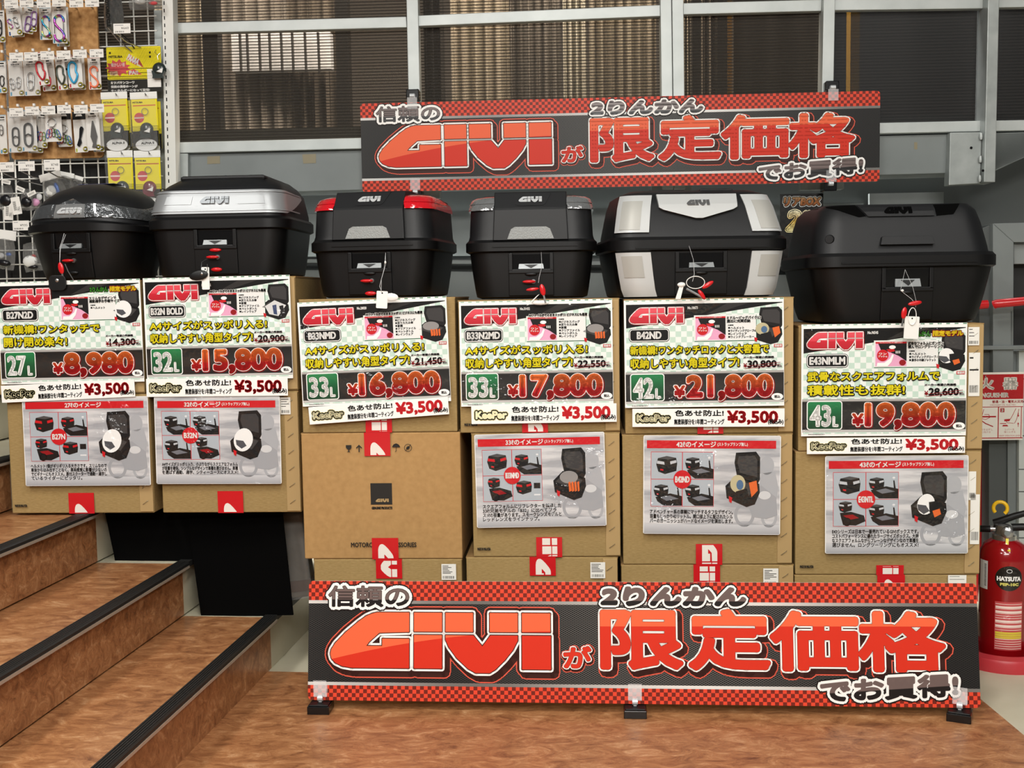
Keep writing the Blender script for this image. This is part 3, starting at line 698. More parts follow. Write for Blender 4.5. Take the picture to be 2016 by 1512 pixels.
carton('6b', DISP, 1566, 1930, z6[1], z6[2], 'brown carton beneath the 19,800 yen card, with photo sheet', tapes=[(1726, 1780, 'bottom', 0.028, 0.09)], stick=[(1912, 0.72, 0.02, 0.08, 0), (1918, 0.45, 0.025, 0.14, 0)], art=made, depth=0.42)
carton('6a', DISP, 1572, 1935, z6[2], z6[3], 'brown carton behind the 19,800 yen card', depth=0.42, stick=[(1914, 0.90, 0.03, 0.05, 3), (1916, 0.60, 0.03, 0.12, 2)])

# platform that carries the left pair, black boards in front of it
PLY = mat('plywood', '#8a6a43', 0.6)
pa = at_z(230, 1000, 3 * RISE); 
mb = MB(SM); xl = -GOING * 2 + 0.005; xw_ = (DL.at(592, 1000) - n1).dot(SU); xr_ = xw_ - 0.135
mb.box(xl, 0.075, RISE * 2 + 0.002, xr_, 0.45, 3 * RISE - 0.012, PLY); mb.box(-GOING + 0.005, 0.10, RISE + 0.002, xr_ - 0.03, 0.45, RISE * 2 - 0.002, PLY)
mb.box(xl, 0.06, 3 * RISE - 0.012, xw_, 0.46, 3 * RISE, PLY)
tag(mb.build('stair_platform', bevel=0.002), 'brown wooden platform on the stairs behind the black boards', 'platform')
BLKB = mat('black_board', '#040404', 0.85, spec=0.05)
def board(pts, lab):
    f = [hit(x, y, SM.translation + SD * o, -SD) for x, y, o in pts]; b = [p + SD * 0.006 for p in f]
    mb = MB(); mb.add(f + b, [(3, 2, 1, 0), (4, 5, 6, 7), (0, 1, 5, 4), (1, 2, 6, 5), (2, 3, 7, 6), (3, 0, 4, 7)], BLKB); tag(mb.build('black_board'), lab, 'board')
board([(205, 1000, 0.045), (400, 996, 0.045), (400, 1110, 0.03), (228, 1111, 0.03)], 'smaller black board leaning on the second step')
board([(366, 1000, 0.03), (554, 994, 0.03), (577, 1211, 0.008), (396, 1215, 0.008)], 'larger black board leaning on the lowest step')
# ------------------------------------------------------------------ banners
BW_, BH_ = 1.8, 0.312
INKR = pb('#e5412b'); INKW = pb('#f6f3ee'); INKB = pb('#1b1412'); INKBR = pb('#3a1a14'); INKO = pb('#dd5a45'); INKS = pb('#a9a5a0')
BCHK = m_checker('banner_check', 0.0105, '#dc452c', '#6f2116', .45)
BMESH = m_mesh('banner_mesh')
FACE = m_split('banner_letter_red', 0, 0, 0, '#f7704a', '#e33a22'); 
def m_face():
    m = mat('banner_red_faces', '#e33a22', 0.45, spec=.22); N, L, b = nodes_of(m); tc, x, y, z = obj_xyz(N, L)
    # mark: curve climbing to the right, flat from its third block on; characters: straight split
    f = math_node(N, L, 'MULTIPLY_ADD', math_node(N, L, 'MULTIPLY', math_node(N, L, 'ADD', x, 0.2), math_node(N, L, 'ADD', x, 0.2)), -0.19, 0.028)
    f = math_node(N, L, 'MINIMUM', f, 0.030)
    k = math_node(N, L, 'LESS_THAN', x, -0.20)
    h = math_node(N, L, 'MULTIPLY_ADD', x, 0.006, 0.042)
    md = math_node(N, L, 'MULTIPLY_ADD', math_node(N, L, 'SUBTRACT', f, h), k, h)
    g = math_node(N, L, 'GREATER_THAN', y, md)
    L.new(mixcol(N, L, g, '#d0301b', '#ea643e'), b.inputs['Base Color']); return m
FACE = m_face()
GREYTXT = m_yramp('banner_grey_text', -1, 1, [(0.0, '#171212'), (1, '#171212')])
def m_2tone(name, y0, hi, lo, slope=0):
    return m_split(name, y0, slope, 0, hi, lo)
def bu(u): return (u - 0.5) * BW_
def bv(v): return (0.5 - v) * BH_
def bbox(u0, v0, u1, v1): return (bu(u0), bv(v1), bu(u1), bv(v0))
def banner(M, label):
    rt = empty('banner', M, label, 'banner', 'red and black sale banners')
    if not BAN:
        p = Print(); r = 0.012
        p.rrect(-BW_ / 2, -BH_ / 2, BW_ / 2, BH_ / 2, r, BCHK, 0)
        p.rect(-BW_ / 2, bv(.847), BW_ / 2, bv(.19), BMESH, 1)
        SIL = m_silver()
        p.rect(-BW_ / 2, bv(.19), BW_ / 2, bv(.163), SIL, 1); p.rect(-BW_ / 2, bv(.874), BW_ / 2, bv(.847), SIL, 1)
        q = MB(); m2 = Print(); m2.rrect(-BW_ / 2, -BH_ / 2, BW_ / 2, BH_ / 2, r, WHITEP)
        pts = [(v[0], v[1]) for v in m2.v]; p.prism(pts, -0.006, -0.0001, WHITEP)
        o = p.build('board', rt)
        t = Print()
        big = lambda w1=1: [(.0185, INKO, 2, .006, -.007), (.0155, INKBR, 3, .006, -.007), (.0155, INKBR, 3, 0, 0), (.0105, INKW, 4, 0, 0), (.0062, INKBR, 5, 0, 0)]
        x0, y0, x1, y1 = bbox(.0335, .262, .3725, .762)
        logo(t, x0, y0, x1, y1, FACE, 6, [(.0165, INKO, 2, .0085, -.0095), (.0165, INKO, 2, 0, 0), (.0135, INKBR, 3, .0085, -.0095), (.0135, INKBR, 3, 0, 0), (.0072, INKW, 4, 0, 0), (.0022, INKBR, 5, 0, 0)])
        for ch, a, b in (('限', .449, .556), ('定', .563, .673), ('価', .679, .787), ('格', .795, .905)):
            pass
        for ch, a, b in (('限', .4465, .5705), ('定', .578, .699), ('価', .698, .828), ('格', .826, .953)):
            t.text(ch, bbox(a, .228 if ch != '定' else .218, b, .722), FACE, 6, bold=.0064, outl=[(.0195, INKO, 2, .008, -.009), (.0165, INKBR, 3, .008, -.009), (.0112, INKW, 4, 0, 0), (.0072, INKBR, 5, 0, 0)], res=4, joins=8)
        t.text('が', bbox(.391, .53, .4335, .715), FACE, 6, bold=.0028, outl=[(.0115, INKO, 2, .002, -.003), (.0092, INKBR, 3, .002, -.003), (.0062, INKW, 4, 0, 0), (.0034, INKBR, 5, 0, 0)], res=4)
        t.build('red_lettering', rt)
        t = Print()
        o1 = [(.0138, INKB, 7, 0, 0), (.0102, INKW, 8, 0, 0), (.0024, INKB, 9, 0, 0)]
        G1 = m_2tone('banner_greyA', bv(.155), '#6d5c58', '#171212'); G2 = m_2tone('banner_greyB', bv(.895), '#6d5c58', '#171212', 0.07)
        t.text('信頼の', bbox(.031, .04, .156, .215), G1, 10, bold=.0012, outl=o1, res=4)
        t.text('2りんかん', bbox(.447, .035, .664, .20), G1, 10, bold=.0048, outl=o1, res=4, shear=.12)
        G2 = m_split('banner_greyC', bv(.86) - 0.07 * bu(.87), 0.07, 0, '#6d5c58', '#171212')
        t.text('でお買得!', bbox(.768, .755, .968, .945), G2, 10, bold=.0034, outl=o1, res=4, rot=.06, shear=.08)
        t.build('grey_lettering', rt)
        BAN.extend([c for c in rt.children])
    else:
        for c in BAN:
            d = c.copy(); COL.objects.link(d); d.parent = rt
    return rt
BAN = []
def m_silver():
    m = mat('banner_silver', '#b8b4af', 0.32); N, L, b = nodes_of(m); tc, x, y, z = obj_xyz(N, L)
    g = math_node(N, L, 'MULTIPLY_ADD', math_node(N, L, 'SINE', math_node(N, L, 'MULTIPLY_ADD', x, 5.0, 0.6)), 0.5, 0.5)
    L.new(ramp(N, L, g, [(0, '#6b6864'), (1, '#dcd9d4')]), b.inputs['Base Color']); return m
def quad_frame(plane_pts):
    """frame from three world points tl,tr,bl -> matrix with origin at the centre, and width,height"""
    tl, tr, bl = plane_pts; u = (tr - tl); wd = u.length; u.normalize(); dn = bl - tl; dn = dn - u * dn.dot(u); ht = dn.length; v = -dn.normalized()
    n = u.cross(v); M = Matrix((u, v, n)).transposed().to_4x4(); M.translation = tl + u * wd / 2 - v * ht / 2; return M, wd, ht
def scaled(M, sx, sy): return M @ Matrix.Diagonal((sx, sy, 1, 1))
# wall banner
M, wd, ht = quad_frame([WALL.at(709, 205.5, .075), WALL.at(1733, 180, .075), WALL.at(714, 377, .075)])
Mw, Ww = M, wd
banner(scaled(M, wd / BW_, (175 / 1024 * wd) / BH_), 'red and black banner fixed to the window mullions above the cases')
# floor banner: foot line on the floor side, leaning back
FB = Plane(3.0, 3.4)
bl_, br_ = at_z(606, 1378, 0.03), at_z(1931, 1394, 0.03)
uB = (br_ - bl_); wB = uB.length; uB.normalize(); nB = Vector((uB.y, -uB.x, 0)); 
# upper edge: same width, height found from the picture
c_b = (bl_ + br_) / 2; lean = 0.16; vB = (Vector((0, 0, math.cos(lean))) - nB * math.sin(lean)).normalized()
q = hit(1262, 1146, c_b, (nB * math.cos(lean) + Vector((0, 0, math.sin(lean)))).normalized()); hB = (q - c_b).dot(vB)
Mf = Matrix((uB, vB, uB.cross(vB))).transposed().to_4x4(); Mf.translation = c_b + vB * hB / 2
banner(scaled(Mf, wB / BW_, hB / BH_), 'red and black banner standing on the floor in front of the cartons')

# clip feet under the floor banner and clip arms on the wall banner
def clip_parts(rt, up=1, base=True):
    if base:
        mb = MB(); mb.prism([(-.03, -.03), (.03, -.03), (.03, .03), (-.03, .03)], 0.0, 0.022, BLACKG); mb.box(-.027, -.027, .022, .027, .027, .026, BLACKP); mb.build('foot', rt, bevel=.003)
    mb = MB(); mb.tube([(-.007, 0, .036), (.007, 0, .036)], .0085, CHROME, 14); mb.box(-.004, -.004, .024, .004, .004, .036, CHROME); mb.build('swivel', rt, smooth=40)
    mb = MB(); mb.box(-.018, -.0035, .042, .018, -.0015, .085, CLEAR); mb.box(-.018, .0075, .042, .018, .0095, .07, CLEAR); mb.box(-.018, -.0035, .040, .018, .0095, .043, CLEAR); mb.build('clear_jaw', rt)
for px, lab in ((632, 'black clip foot under the left end of the floor banner'), (1250, 'black clip foot under the middle of the floor banner'), (1888, 'black clip foot under the right end of the floor banner')):
    b0 = hit(px, 1376 + (px - 606) * 0.0125, c_b, (nB * math.cos(lean) + Vector((0, 0, math.sin(lean)))).normalized())
    Mx = Matrix((uB, -nB, Vector((0, 0, 1)))).transposed().to_4x4(); p_ = b0 + nB * 0.006; Mx.translation = Vector((p_.x, p_.y, 0.002))
    if px == 1888: Mx = Mx @ Matrix.Rotation(rad(-22), 4, 'Z')
    rt = empty('banner_clip', Mx, lab, 'clip', 'clip feet of the floor banner'); clip_parts(rt)
for px, py, dn, lab in ((815, 200, 1, 'black clip above the left end of the wall banner'), (1634, 184, 1, 'black clip above the right end of the wall banner'), (821, 373, -1, 'black clip below the left end of the wall banner'), (1630, 357, -1, 'black clip below the right end of the wall banner')):
    c = WALL.at(px, py, 0.03)
    Mx = frame(c, WALL.u, WALL.n)
    rt = empty('banner_clip', Mx, lab, 'clip', 'clips holding the wall banner')
    mb = MB(); s_ = dn; mb.box(-.022, .004 * s_ - .0 if s_ > 0 else -.036, -.02, .022, .036 if s_ > 0 else -.004, .038, BLACKG); mb.build('block', rt, bevel=.003)
    mb = MB(); mb.tube([(-.008, s_ * .012, .044), (.008, s_ * .012, .044)], .008, CHROME, 12); mb.build('swivel', rt, smooth=40)
    mb = MB(); mb.box(-.017, -.032 if s_ > 0 else -.006, .0475, .017, .006 if s_ > 0 else .032, .0495, CLEAR); mb.build('clear_jaw', rt)

# ------------------------------------------------------------------ price cards
CW, CHT = 0.44, 0.30
def cx(x): return (x - 508.5) / 867 * CW
def cy(y): return (355 - y) / 610 * CHT
def cb(x0, y0, x1, y1): return (cx(x0), cy(y1), cx(x1), cy(y0))
CCHK = m_checker('card_check', 0.0155, '#e6ece7', '#c0d8ca')
CDARK = m_yramp('card_band', cy(640), cy(455), [(0, '#7d7c7a'), (.05, '#d6d4d0'), (.09, '#161413'), (.5, '#2b2927'), (.9, '#161413'), (.95, '#bdbab6'), (1, '#5d5b59')])
CPRICE = m_yramp('price_ink', cy(632), cy(470), [(0, '#a81217'), (.44, '#c41a1c'), (.50, '#c8401c'), (1, '#f0782f')])
CRED = m_yramp('card_logo_red', cy(190), cy(95), [(0, '#b01626'), (.5, '#c41d2e'), (.52, '#d63848'), (1, '#e0505c')])
CGREEN = m_yramp('badge_green', cy(622), cy(470), [(0, '#0b3a20'), (.5, '#0f5530'), (1, '#1d7d47')])
iW, iK, iY, iR, iDR = pr('#f4f3ef'), pr('#090807'), pr('#f2e21c'), pr('#c3161f'), pr('#8e1016')
iG, iPk, iGy, iLg, iOr, iDk, iFl, iBl = pr('#2f6b4c'), pr('#e2a3c2'), pr('#c9cbc8'), pr('#e3e4e1'), pr('#d9642a'), pr('#161414'), pr('#f0d9cf'), pr('#3a4668')
def open_case(p, x, y, w, h, kind, z=3):
    """printed picture: an opened case with its load; x,y,w,h in card units (y down)"""
    P = lambda pts: [(cx(x + a * w), cy(y + b * h)) for a, b in pts]
    p.poly(P([(.30, .02), (.88, .0), (1., .1), (1., .5), (.92, .6), (.34, .46), (.26, .2)]), iDk, z)
    p.poly(P([(.38, .08), (.84, .07), (.92, .15), (.92, .46), (.42, .38), (.34, .2)]), pr('#3a3838'), z + 1)
    p.poly(P([(.0, .62), (.3, .44), (.98, .58), (1., .74), (.86, .95), (.62, 1.), (.04, .84)]), iDk, z)
    p.poly(P([(.06, .64), (.32, .5), (.9, .62), (.68, .80)]), pr('#3d3b3a'), z + 1)
    if kind in ('helmet', 'helmet2'):
        s = .8 if kind == 'helmet2' else 1
        p.ell(cx(x + .42 * w), cy(y + .60 * h), w * .30 * s * CW / 867, h * .24 * s * CHT / 610, pr('#e9e9e7'), z + 2, rot=-.3)
        p.poly(P([(.18, .60), (.42, .62), (.52, .72), (.36, .78), (.2, .70)]), pr('#4c4d52'), z + 3)
    if kind == 'helmet2': p.poly(P([(.5, .56), (.9, .52), (.98, .72), (.7, .86), (.52, .74)]), iDk, z + 3); p.poly(P([(.6, .72), (.8, .68), (.84, .78), (.66, .84)]), iOr, z + 4)
    if kind == 'papers':
        p.poly(P([(.16, .62), (.5, .46), (.9, .6), (.62, .9), (.3, .84)]), pr('#cfd0cf'), z + 2); p.poly(P([(.42, .6), (.56, .58), (.58, .86), (.46, .84)]), iBl, z + 3); p.poly(P([(.66, .62), (.8, .6), (.82, .8), (.7, .84)]), iDk, z + 3)
    if kind == 'gloves':
        p.ell(cx(x + .48 * w), cy(y + .56 * h), w * .28 * CW / 867, h * .12 * CHT / 610, pr('#8d8a88'), z + 2)
        for q in range(4): p.poly(P([(.46 + .09 * q, .66), (.52 + .09 * q, .64), (.56 + .08 * q, .82), (.48 + .09 * q, .84)]), iOr, z + 3)
    if kind == 'load':
        p.ell(cx(x + .36 * w), cy(y + .58 * h), w * .22 * CW / 867, h * .16 * CHT / 610, pr('#b9b08c'), z + 2); p.ell(cx(x + .42 * w), cy(y + .6 * h), w * .10 * CW / 867, h * .09 * CHT / 610, pr('#4b6a8c'), z + 3)
        p.poly(P([(.68, .56), (.9, .52), (.94, .7), (.76, .82)]), iOr, z + 3); p.poly(P([(.3, .72), (.62, .66), (.7, .86), (.4, .92)]), iDk, z + 3)
    p.poly(P([(.10, .80), (.2, .83), (.18, .93), (.11, .90)]), iR, z + 4)
for m_ in (CCHK, CDARK, CPRICE, CRED, CGREEN): film(m_)
def price_card(plane_pts, d, label):
    M, wd, ht = quad_frame(plane_pts)
    rt = empty('price_card', scaled(M, wd / CW, ht / CHT), label, 'price card', 'laminated price cards')
    p = Print()
    p.rect(-CW / 2, -CHT / 2, CW / 2, CHT / 2, PAPERG, 0)
    p.prism([(-CW / 2, -CHT / 2), (CW / 2, -CHT / 2), (CW / 2, CHT / 2), (-CW / 2, CHT / 2)], -0.0015, -0.0001, PAPER)
    p.rect(*cb(86, 74, 934, 648), CCHK, 1)
    for q in range(20): p.rect(*cb(84 + q * 44, 51, 104 + q * 44, 57), pr('#5f8f72' if q > 9 else '#9dbfac'), 1)
    p.poly([(cx(86), cy(74)), (cx(934), cy(74)), (cx(934), cy(78)), (cx(86), cy(208))], iK, 2)
    p.poly([(cx(640), cy(74)), (cx(760), cy(74)), (cx(600), cy(124)), (cx(520), cy(137))], pr('#2c2a28'), 3)
    p.rect(*cb(80, 458, 940, 638), CDARK, 2)
    for q in range(22): p.rect(*cb(100 + q * 38, 641, 118 + q * 38, 647), pr('#c4dccd'), 2)
    p.rect(*cb(458, 143, 795, 290), iG, 3); p.rect(*cb(456, 141, 792, 286), iLg, 4)
    # little push-button picture
    p.rect(*cb(464, 149, 627, 281), iPk, 5); p.poly([(cx(478), cy(158)), (cx(627), cy(158)), (cx(627), cy(255)), (cx(585), cy(225)), (cx(540), cy(205)), (cx(492), cy(192))], iDk, 6)
    p.rect(*cb(464, 149, 627, 158), iR, 6); p.text('ワンプッシュでカンタン開閉できます', cb(470, 150, 622, 157), iW, 7, mode='mid')
    p.poly([(cx(a), cy(b)) for a, b in ((470, 281), (474, 262), (510, 262), (540, 240), (552, 216), (560, 222), (548, 258), (528, 281))], iW, 8)
    p.ell(cx(552), cy(178), .009, .005, iW, 8, 14); p.poly([(cx(a), cy(b)) for a, b in ((520, 190), (560, 186), (566, 200), (536, 206))], iR, 7)
    p.ell(cx(606), cy(262), .009, .008, iDR, 7, 14)
    for q in range(3): p.rect(*cb(570 + q * 9, 198, 574 + q * 9, 212), iW, 8)
    p.ell(cx(502), cy(222), .0155, .0155, iR, 8, 20); p.text('ワン', cb(482, 208, 522, 220), iW, 9, bold=.0003); p.text('プッシュ', cb(478, 222, 526, 233), iW, 9, bold=.0003)
    # small badge and lines at the picture
    p.rect(*cb(888, 311, 932, 329), iR, 5); p.text('積載例', cb(891, 313, 929, 327), iW, 6, bold=.0002)
    p.build('sheet', rt)
    t = Print()
    logo(t, cx(104), cy(188), cx(398), cy(95), CRED, 6, [(.0036, iDR, 3, .0006, -.0006), (.0023, iW, 4, 0, 0)])
    t.text(d['no'], cb(422, 90, 478, 106), iW, 4, bold=.0004)
    # model plate
    t.rrect(cx(101), cy(286), cx(322), cy(211), .010, iK, 5); t.rrect(cx(104), cy(283), cx(319), cy(214), .009, iW, 6); t.rrect(cx(108), cy(279), cx(315), cy(218), .007, iK, 7)
    ml = d['model']; hw = min(96, 13.5 * len(ml)); t.text(ml, cb(211 - hw, 227, 211 + hw, 270), iW, 8, bold=.0011, res=3)
    for q, s in enumerate(d['lines']):
        if d.get('wide'): t.text(s, cb(470, 128, 800, 145), iK, 9, bold=.00045, mode='line', outl=[(.0014, iW, 8, 0, 0)])
        else: t.text(s, cb(634, 150 + q * 18, 818, 168 + q * 18), iK, 7, bold=.0004, mode='line', outl=[(.0014, iW, 6, 0, 0)])
    yb = 158 if d.get('wide') else 196
    t.text('内容物', cb(640, yb, 670, yb + 8), iK, 6, bold=.0002)
    for q, s in enumerate(d['items']):
        yy = yb + 14 + q * (16.5 if d.get('wide') else 17)
        t.rect(*cb(641, yy, 651, yy + 10), iK, 6); t.text(s, cb(654, yy - 2, 780, yy + 13), iK, 6, bold=.0003, mode='line')
    hd = [(.0032, iK, 9, .0005, -.0007), (.0028, iK, 9, 0, 0)]
    t.text(d['h1'], cb(106, 308, d['w1'], 360), iY, 10, bold=.0009, outl=hd, res=3); t.text(d['h2'], cb(106, 380, d['w2'], 438), iY, 10, bold=.0009, outl=hd, res=3)
    t.text('メーカー希望小売価格', cb(722, 377, 888, 391), iK, 6, bold=.0004, outl=[(.0014, iW, 5, 0, 0)])
    t.text('¥', cb(722, 416, 742, 442), iDR, 7, bold=.0006, outl=[(.002, iW, 6, 0, 0)])
    t.text(d['old'], cb(744, 401, 902, 449), iK, 7, bold=.0011, outl=[(.0032, iW, 6, 0, 0)], res=3)
    t.text('税込', cb(904, 428, 930, 440), iK, 7, bold=.0002, outl=[(.001, iW, 6, 0, 0)])
    for a in (0, 9): t.poly([(cx(728), cy(434 + a * 1.3)), (cx(922), cy(412 + a * 1.3)), (cx(922), cy(414.5 + a * 1.3)), (cx(728), cy(436.5 + a * 1.3))], iDR, 11)
    # volume badge
    t.rrect(cx(104), cy(625), cx(292), cy(467), .008, iW, 5); t.rrect(cx(109), cy(620), cx(287), cy(472), .006, CGREEN, 6)
    t.text(d['L'], cb(118, 488, 234, 610), iW, 7, bold=.0030, res=3); t.text('L', cb(240, 550, 272, 610), iW, 7, bold=.0022)
    px = [(.0062, iDR, 5, .0014, -.0014), (.0046, iW, 6, 0, 0)]
    x0 = 343 if len(d['price']) > 5 else 395
    t.text('¥', cb(x0, 536, x0 + 62, 606), CPRICE, 7, bold=.0022, outl=px, res=3)
    t.text(d['price'], cb(x0 + 66, 477, 884, 628), CPRICE, 7, bold=.0048, outl=[(.0080, iDR, 5, .0014, -.0014), (.0066, iW, 6, 0, 0)], res=4, joins=8)
    t.ell(cx(904), cy(608), .0162, .0098, iW, 8); t.text('税込', cb(888, 599, 920, 617), iK, 9, bold=.0004)
    t.text('4905648085507', cb(112, 646, 200, 653), iK, 6)
    if d.get('ltd'):
        t.text('限定モデル', cb(762, 90, 920, 122), pr('#f4d21c'), 9, bold=.0010, outl=[(.0030, iDR, 8, 0, 0)], res=3); t.text('2りんかん', cb(640, 92, 752, 122), pr('#3f8f2a'), 9, bold=.0008, outl=[(.0022, iK, 8, 0, 0)])
    t.build('lettering', rt)
    t = Print(); open_case(t, 765, 100, 168, 212, d['pic']); t.build('case_picture', rt)
    return rt
def keeper(plane_pts, label):
    M, wd, ht = quad_frame(plane_pts); W_, H_ = 0.43, 0.052
    rt = empty('coating_strip', scaled(M, wd / W_, ht / H_), label, 'price strip', 'white coating price strips')
    kx = lambda x: (x - 525) / 850 * W_
    ky = lambda y: (716 - y) / 100 * H_
    kb = lambda x0, y0, x1, y1: (kx(x0), ky(y1), kx(x1), ky(y0))
    mb = Print(); mb.rect(-W_ / 2, -H_ / 2, W_ / 2, H_ / 2, PAPERG); mb.prism([(-W_ / 2, -H_ / 2), (W_ / 2, -H_ / 2), (W_ / 2, H_ / 2), (-W_ / 2, H_ / 2)], -.001, -.0001, PAPER); mb.build('sheet', rt)
    if not KEEP:
        t = Print(); t.text('KeePer', kb(124, 696, 310, 740), pr('#f3ecc0'), 4, bold=.0017, outl=[(.0066, pr('#e4dc9a'), 1, 0, 0), (.0050, iK, 2, 0, 0)], res=3)
        t.text('色あせ防止!', kb(338, 673, 612, 708), iK, 2, bold=.0007, res=3); t.text('無塗装部分を1年間コーティング', kb(334, 722, 616, 754), iK, 2, bold=.0005)
        t.text('¥3,500', kb(630, 676, 915, 756), iR, 2, bold=.0022, res=3); t.text('(税込み)', kb(858, 724, 944, 756), iK, 4, bold=.0006)
        KEEP.append(t.build('lettering', rt))
    else:
        c = KEEP[0].copy(); COL.objects.link(c); c.parent = rt
    return rt
KEEP = []
def on(key, off, *px):
    M, w_, h_ = FRONTS[key]; n = -(M.to_3x3() @ Vector((0, 1, 0))); P0 = M.translation + n * off
    return [hit(x, y, P0, n) for x, y in px]
def on2(key, offs, *px):
    M, w_, h_ = FRONTS[key]; n = -(M.to_3x3() @ Vector((0, 1, 0)))
    return [hit(x, y, M.translation + n * o, n) for (x, y), o in zip(px, offs)]
A4 = ['ビジネスバッグ', '折りたたみ傘', '新聞', 'クリアファイル', 'ペットボトル', 'レインウェア']; A4H = ('A4サイズがスッポリ入る!', '収納しやすい角型タイプ!')
wide = dict(lines=['A4ファイルがそのままスッポリ! ビジネスにも最適'], items=A4, wide=True, h1=A4H[0], h2=A4H[1], w1=800, w2=715)
cards = [
 ('1a', (-8, 556, 275, 548.5, -2, 757), dict(no='No.95880', model='B27N2D', lines=['スリムなデザインで', '通勤通学お手軽サイズ'], items=['ヘルメット'], h1='新機構!ワンタッチで', h2='開け閉め楽々!', w1=690, w2=490, old='14,300', L='27', price='8,980', ltd=1, pic='helmet'), 'price card reading 8,980 yen at the far left, cut by the photo edge'),
 ('2a', (281, 548, 570, 541, 284, 750), dict(wide, no='No.93302', model='B32N BOLD', old='20,900', L='32', price='15,800', pic='papers'), 'price card reading 15,800 yen, under the silver-banded case'),
 ('3a', (585, 596, 878.4, 583, 599, 800.5), dict(wide, no='No.28020', model='B33NMD', old='21,450', L='33', price='16,800', pic='gloves'), 'tilted price card reading 16,800 yen, under the red-lens case'),
 ('4a', (903.4, 594, 1205, 588, 915, 800.5), dict(wide, no='No.31432', model='B33N2MD', old='22,550', L='33', price='17,800', pic='gloves'), 'price card reading 17,800 yen, under the clear-lens case'),
 ('5a', (1228, 592, 1543, 585.5, 1235, 803), dict(no='No.10673', model='B42ND', lines=['ミドル〜ビッグバイクに!', '遠出に充実収納'], items=['ヘルメット', 'ライディンググローブ', 'レインウェア', 'ウィンドブレーカー'], h1='新機構!ワンタッチロックと大容量で', h2=A4H[1], w1=860, w2=700, old='30,800', L='42', price='21,800', pic='load'), 'price card reading 21,800 yen, under the case with silver corners'),
 ('6a', (1578, 639, 1904.5, 635, 1581.6, 859), dict(no='No.96545', model='E43NMLM', lines=['武骨なフォルムにガンガン', '積んでロングツーリング'], items=['ヘルメット', 'ライディンググローブ', '厚手の中綿ジャケット'], h1='武骨なスクエアフォルムで', h2='積載性も抜群!', w1=800, w2=620, old='28,600', L='43', price='19,800', ltd=1, pic='helmet2'), 'price card reading 19,800 yen, under the large plain case')]
for k, c, d, lab in cards:
    price_card(on2(k, (.012, .012, .016), (c[0], c[1]), (c[2], c[3]), (c[4], c[5])), d, lab)
for k, c, lab in (('1a', (1.5, 759.5, 264, 747, 4.6, 793), '8,980'), ('2a', (287.5, 746, 566, 743, 288.5, 781.5), '15,800'), ('3a', (607, 802, 881.5, 781, 609, 836), '16,800'), ('4a', (927.6, 799, 1213.6, 794, 928, 835), '17,800'), ('5a', (1245, 805, 1544.6, 804, 1246, 840.5), '21,800'), ('6a', (1588.6, 862.3, 1900, 859.5, 1589.3, 894), '19,800')):
    keeper(on2(k, (.0195, .0195, .0205), (c[0], c[1]), (c[2], c[3]), (c[4], c[5])), 'white strip reading 3,500 yen, hanging from the %s yen card' % lab)

# ------------------------------------------------------------------ photo sheets
SW, SH = 0.40, 0.28
def m_sheetbg():
    m = mat('sheet_background', '#c9c9c9', 0.3, bump=(9, 0.12)); N, L, b = nodes_of(m); tc = N.new('ShaderNodeTexCoord')
    mp = N.new('ShaderNodeMapping'); mp.inputs['Rotation'].default_value = (0, 0, -0.45); mp.inputs['Scale'].default_value = (6, 38, 1); L.new(tc.outputs['Object'], mp.inputs[0])
    t = N.new('ShaderNodeTexNoise'); t.inputs['Scale'].default_value = 1.0; t.inputs['Detail'].default_value = 4; L.new(mp.outputs[0], t.inputs['Vector'])
    L.new(ramp(N, L, t.outputs['Fac'], [(0.38, '#9fa1a6'), (0.6, '#cfcfd0')]), b.inputs['Base Color']); return m
SBG = m_sheetbg(); SGR = m_yramp('sheet_foot', -SH / 2, -SH / 2 + 0.03, [(0, '#9a9ca1'), (1, '#c6c8cb')]); SPH = pr('#a9b1b8'); film(SBG); film(SGR)
iM1, iM2, iM3 = pr('#8f9296'), pr('#a6a9ad'), pr('#d9dadb'); iF1, iF2, iF3 = pr('#9b9da1'), pr('#a6a8ac'), pr('#c9cacb')
def sx(u): return (u - .5) * SW
def sy(v): return (.5 - v) * SH
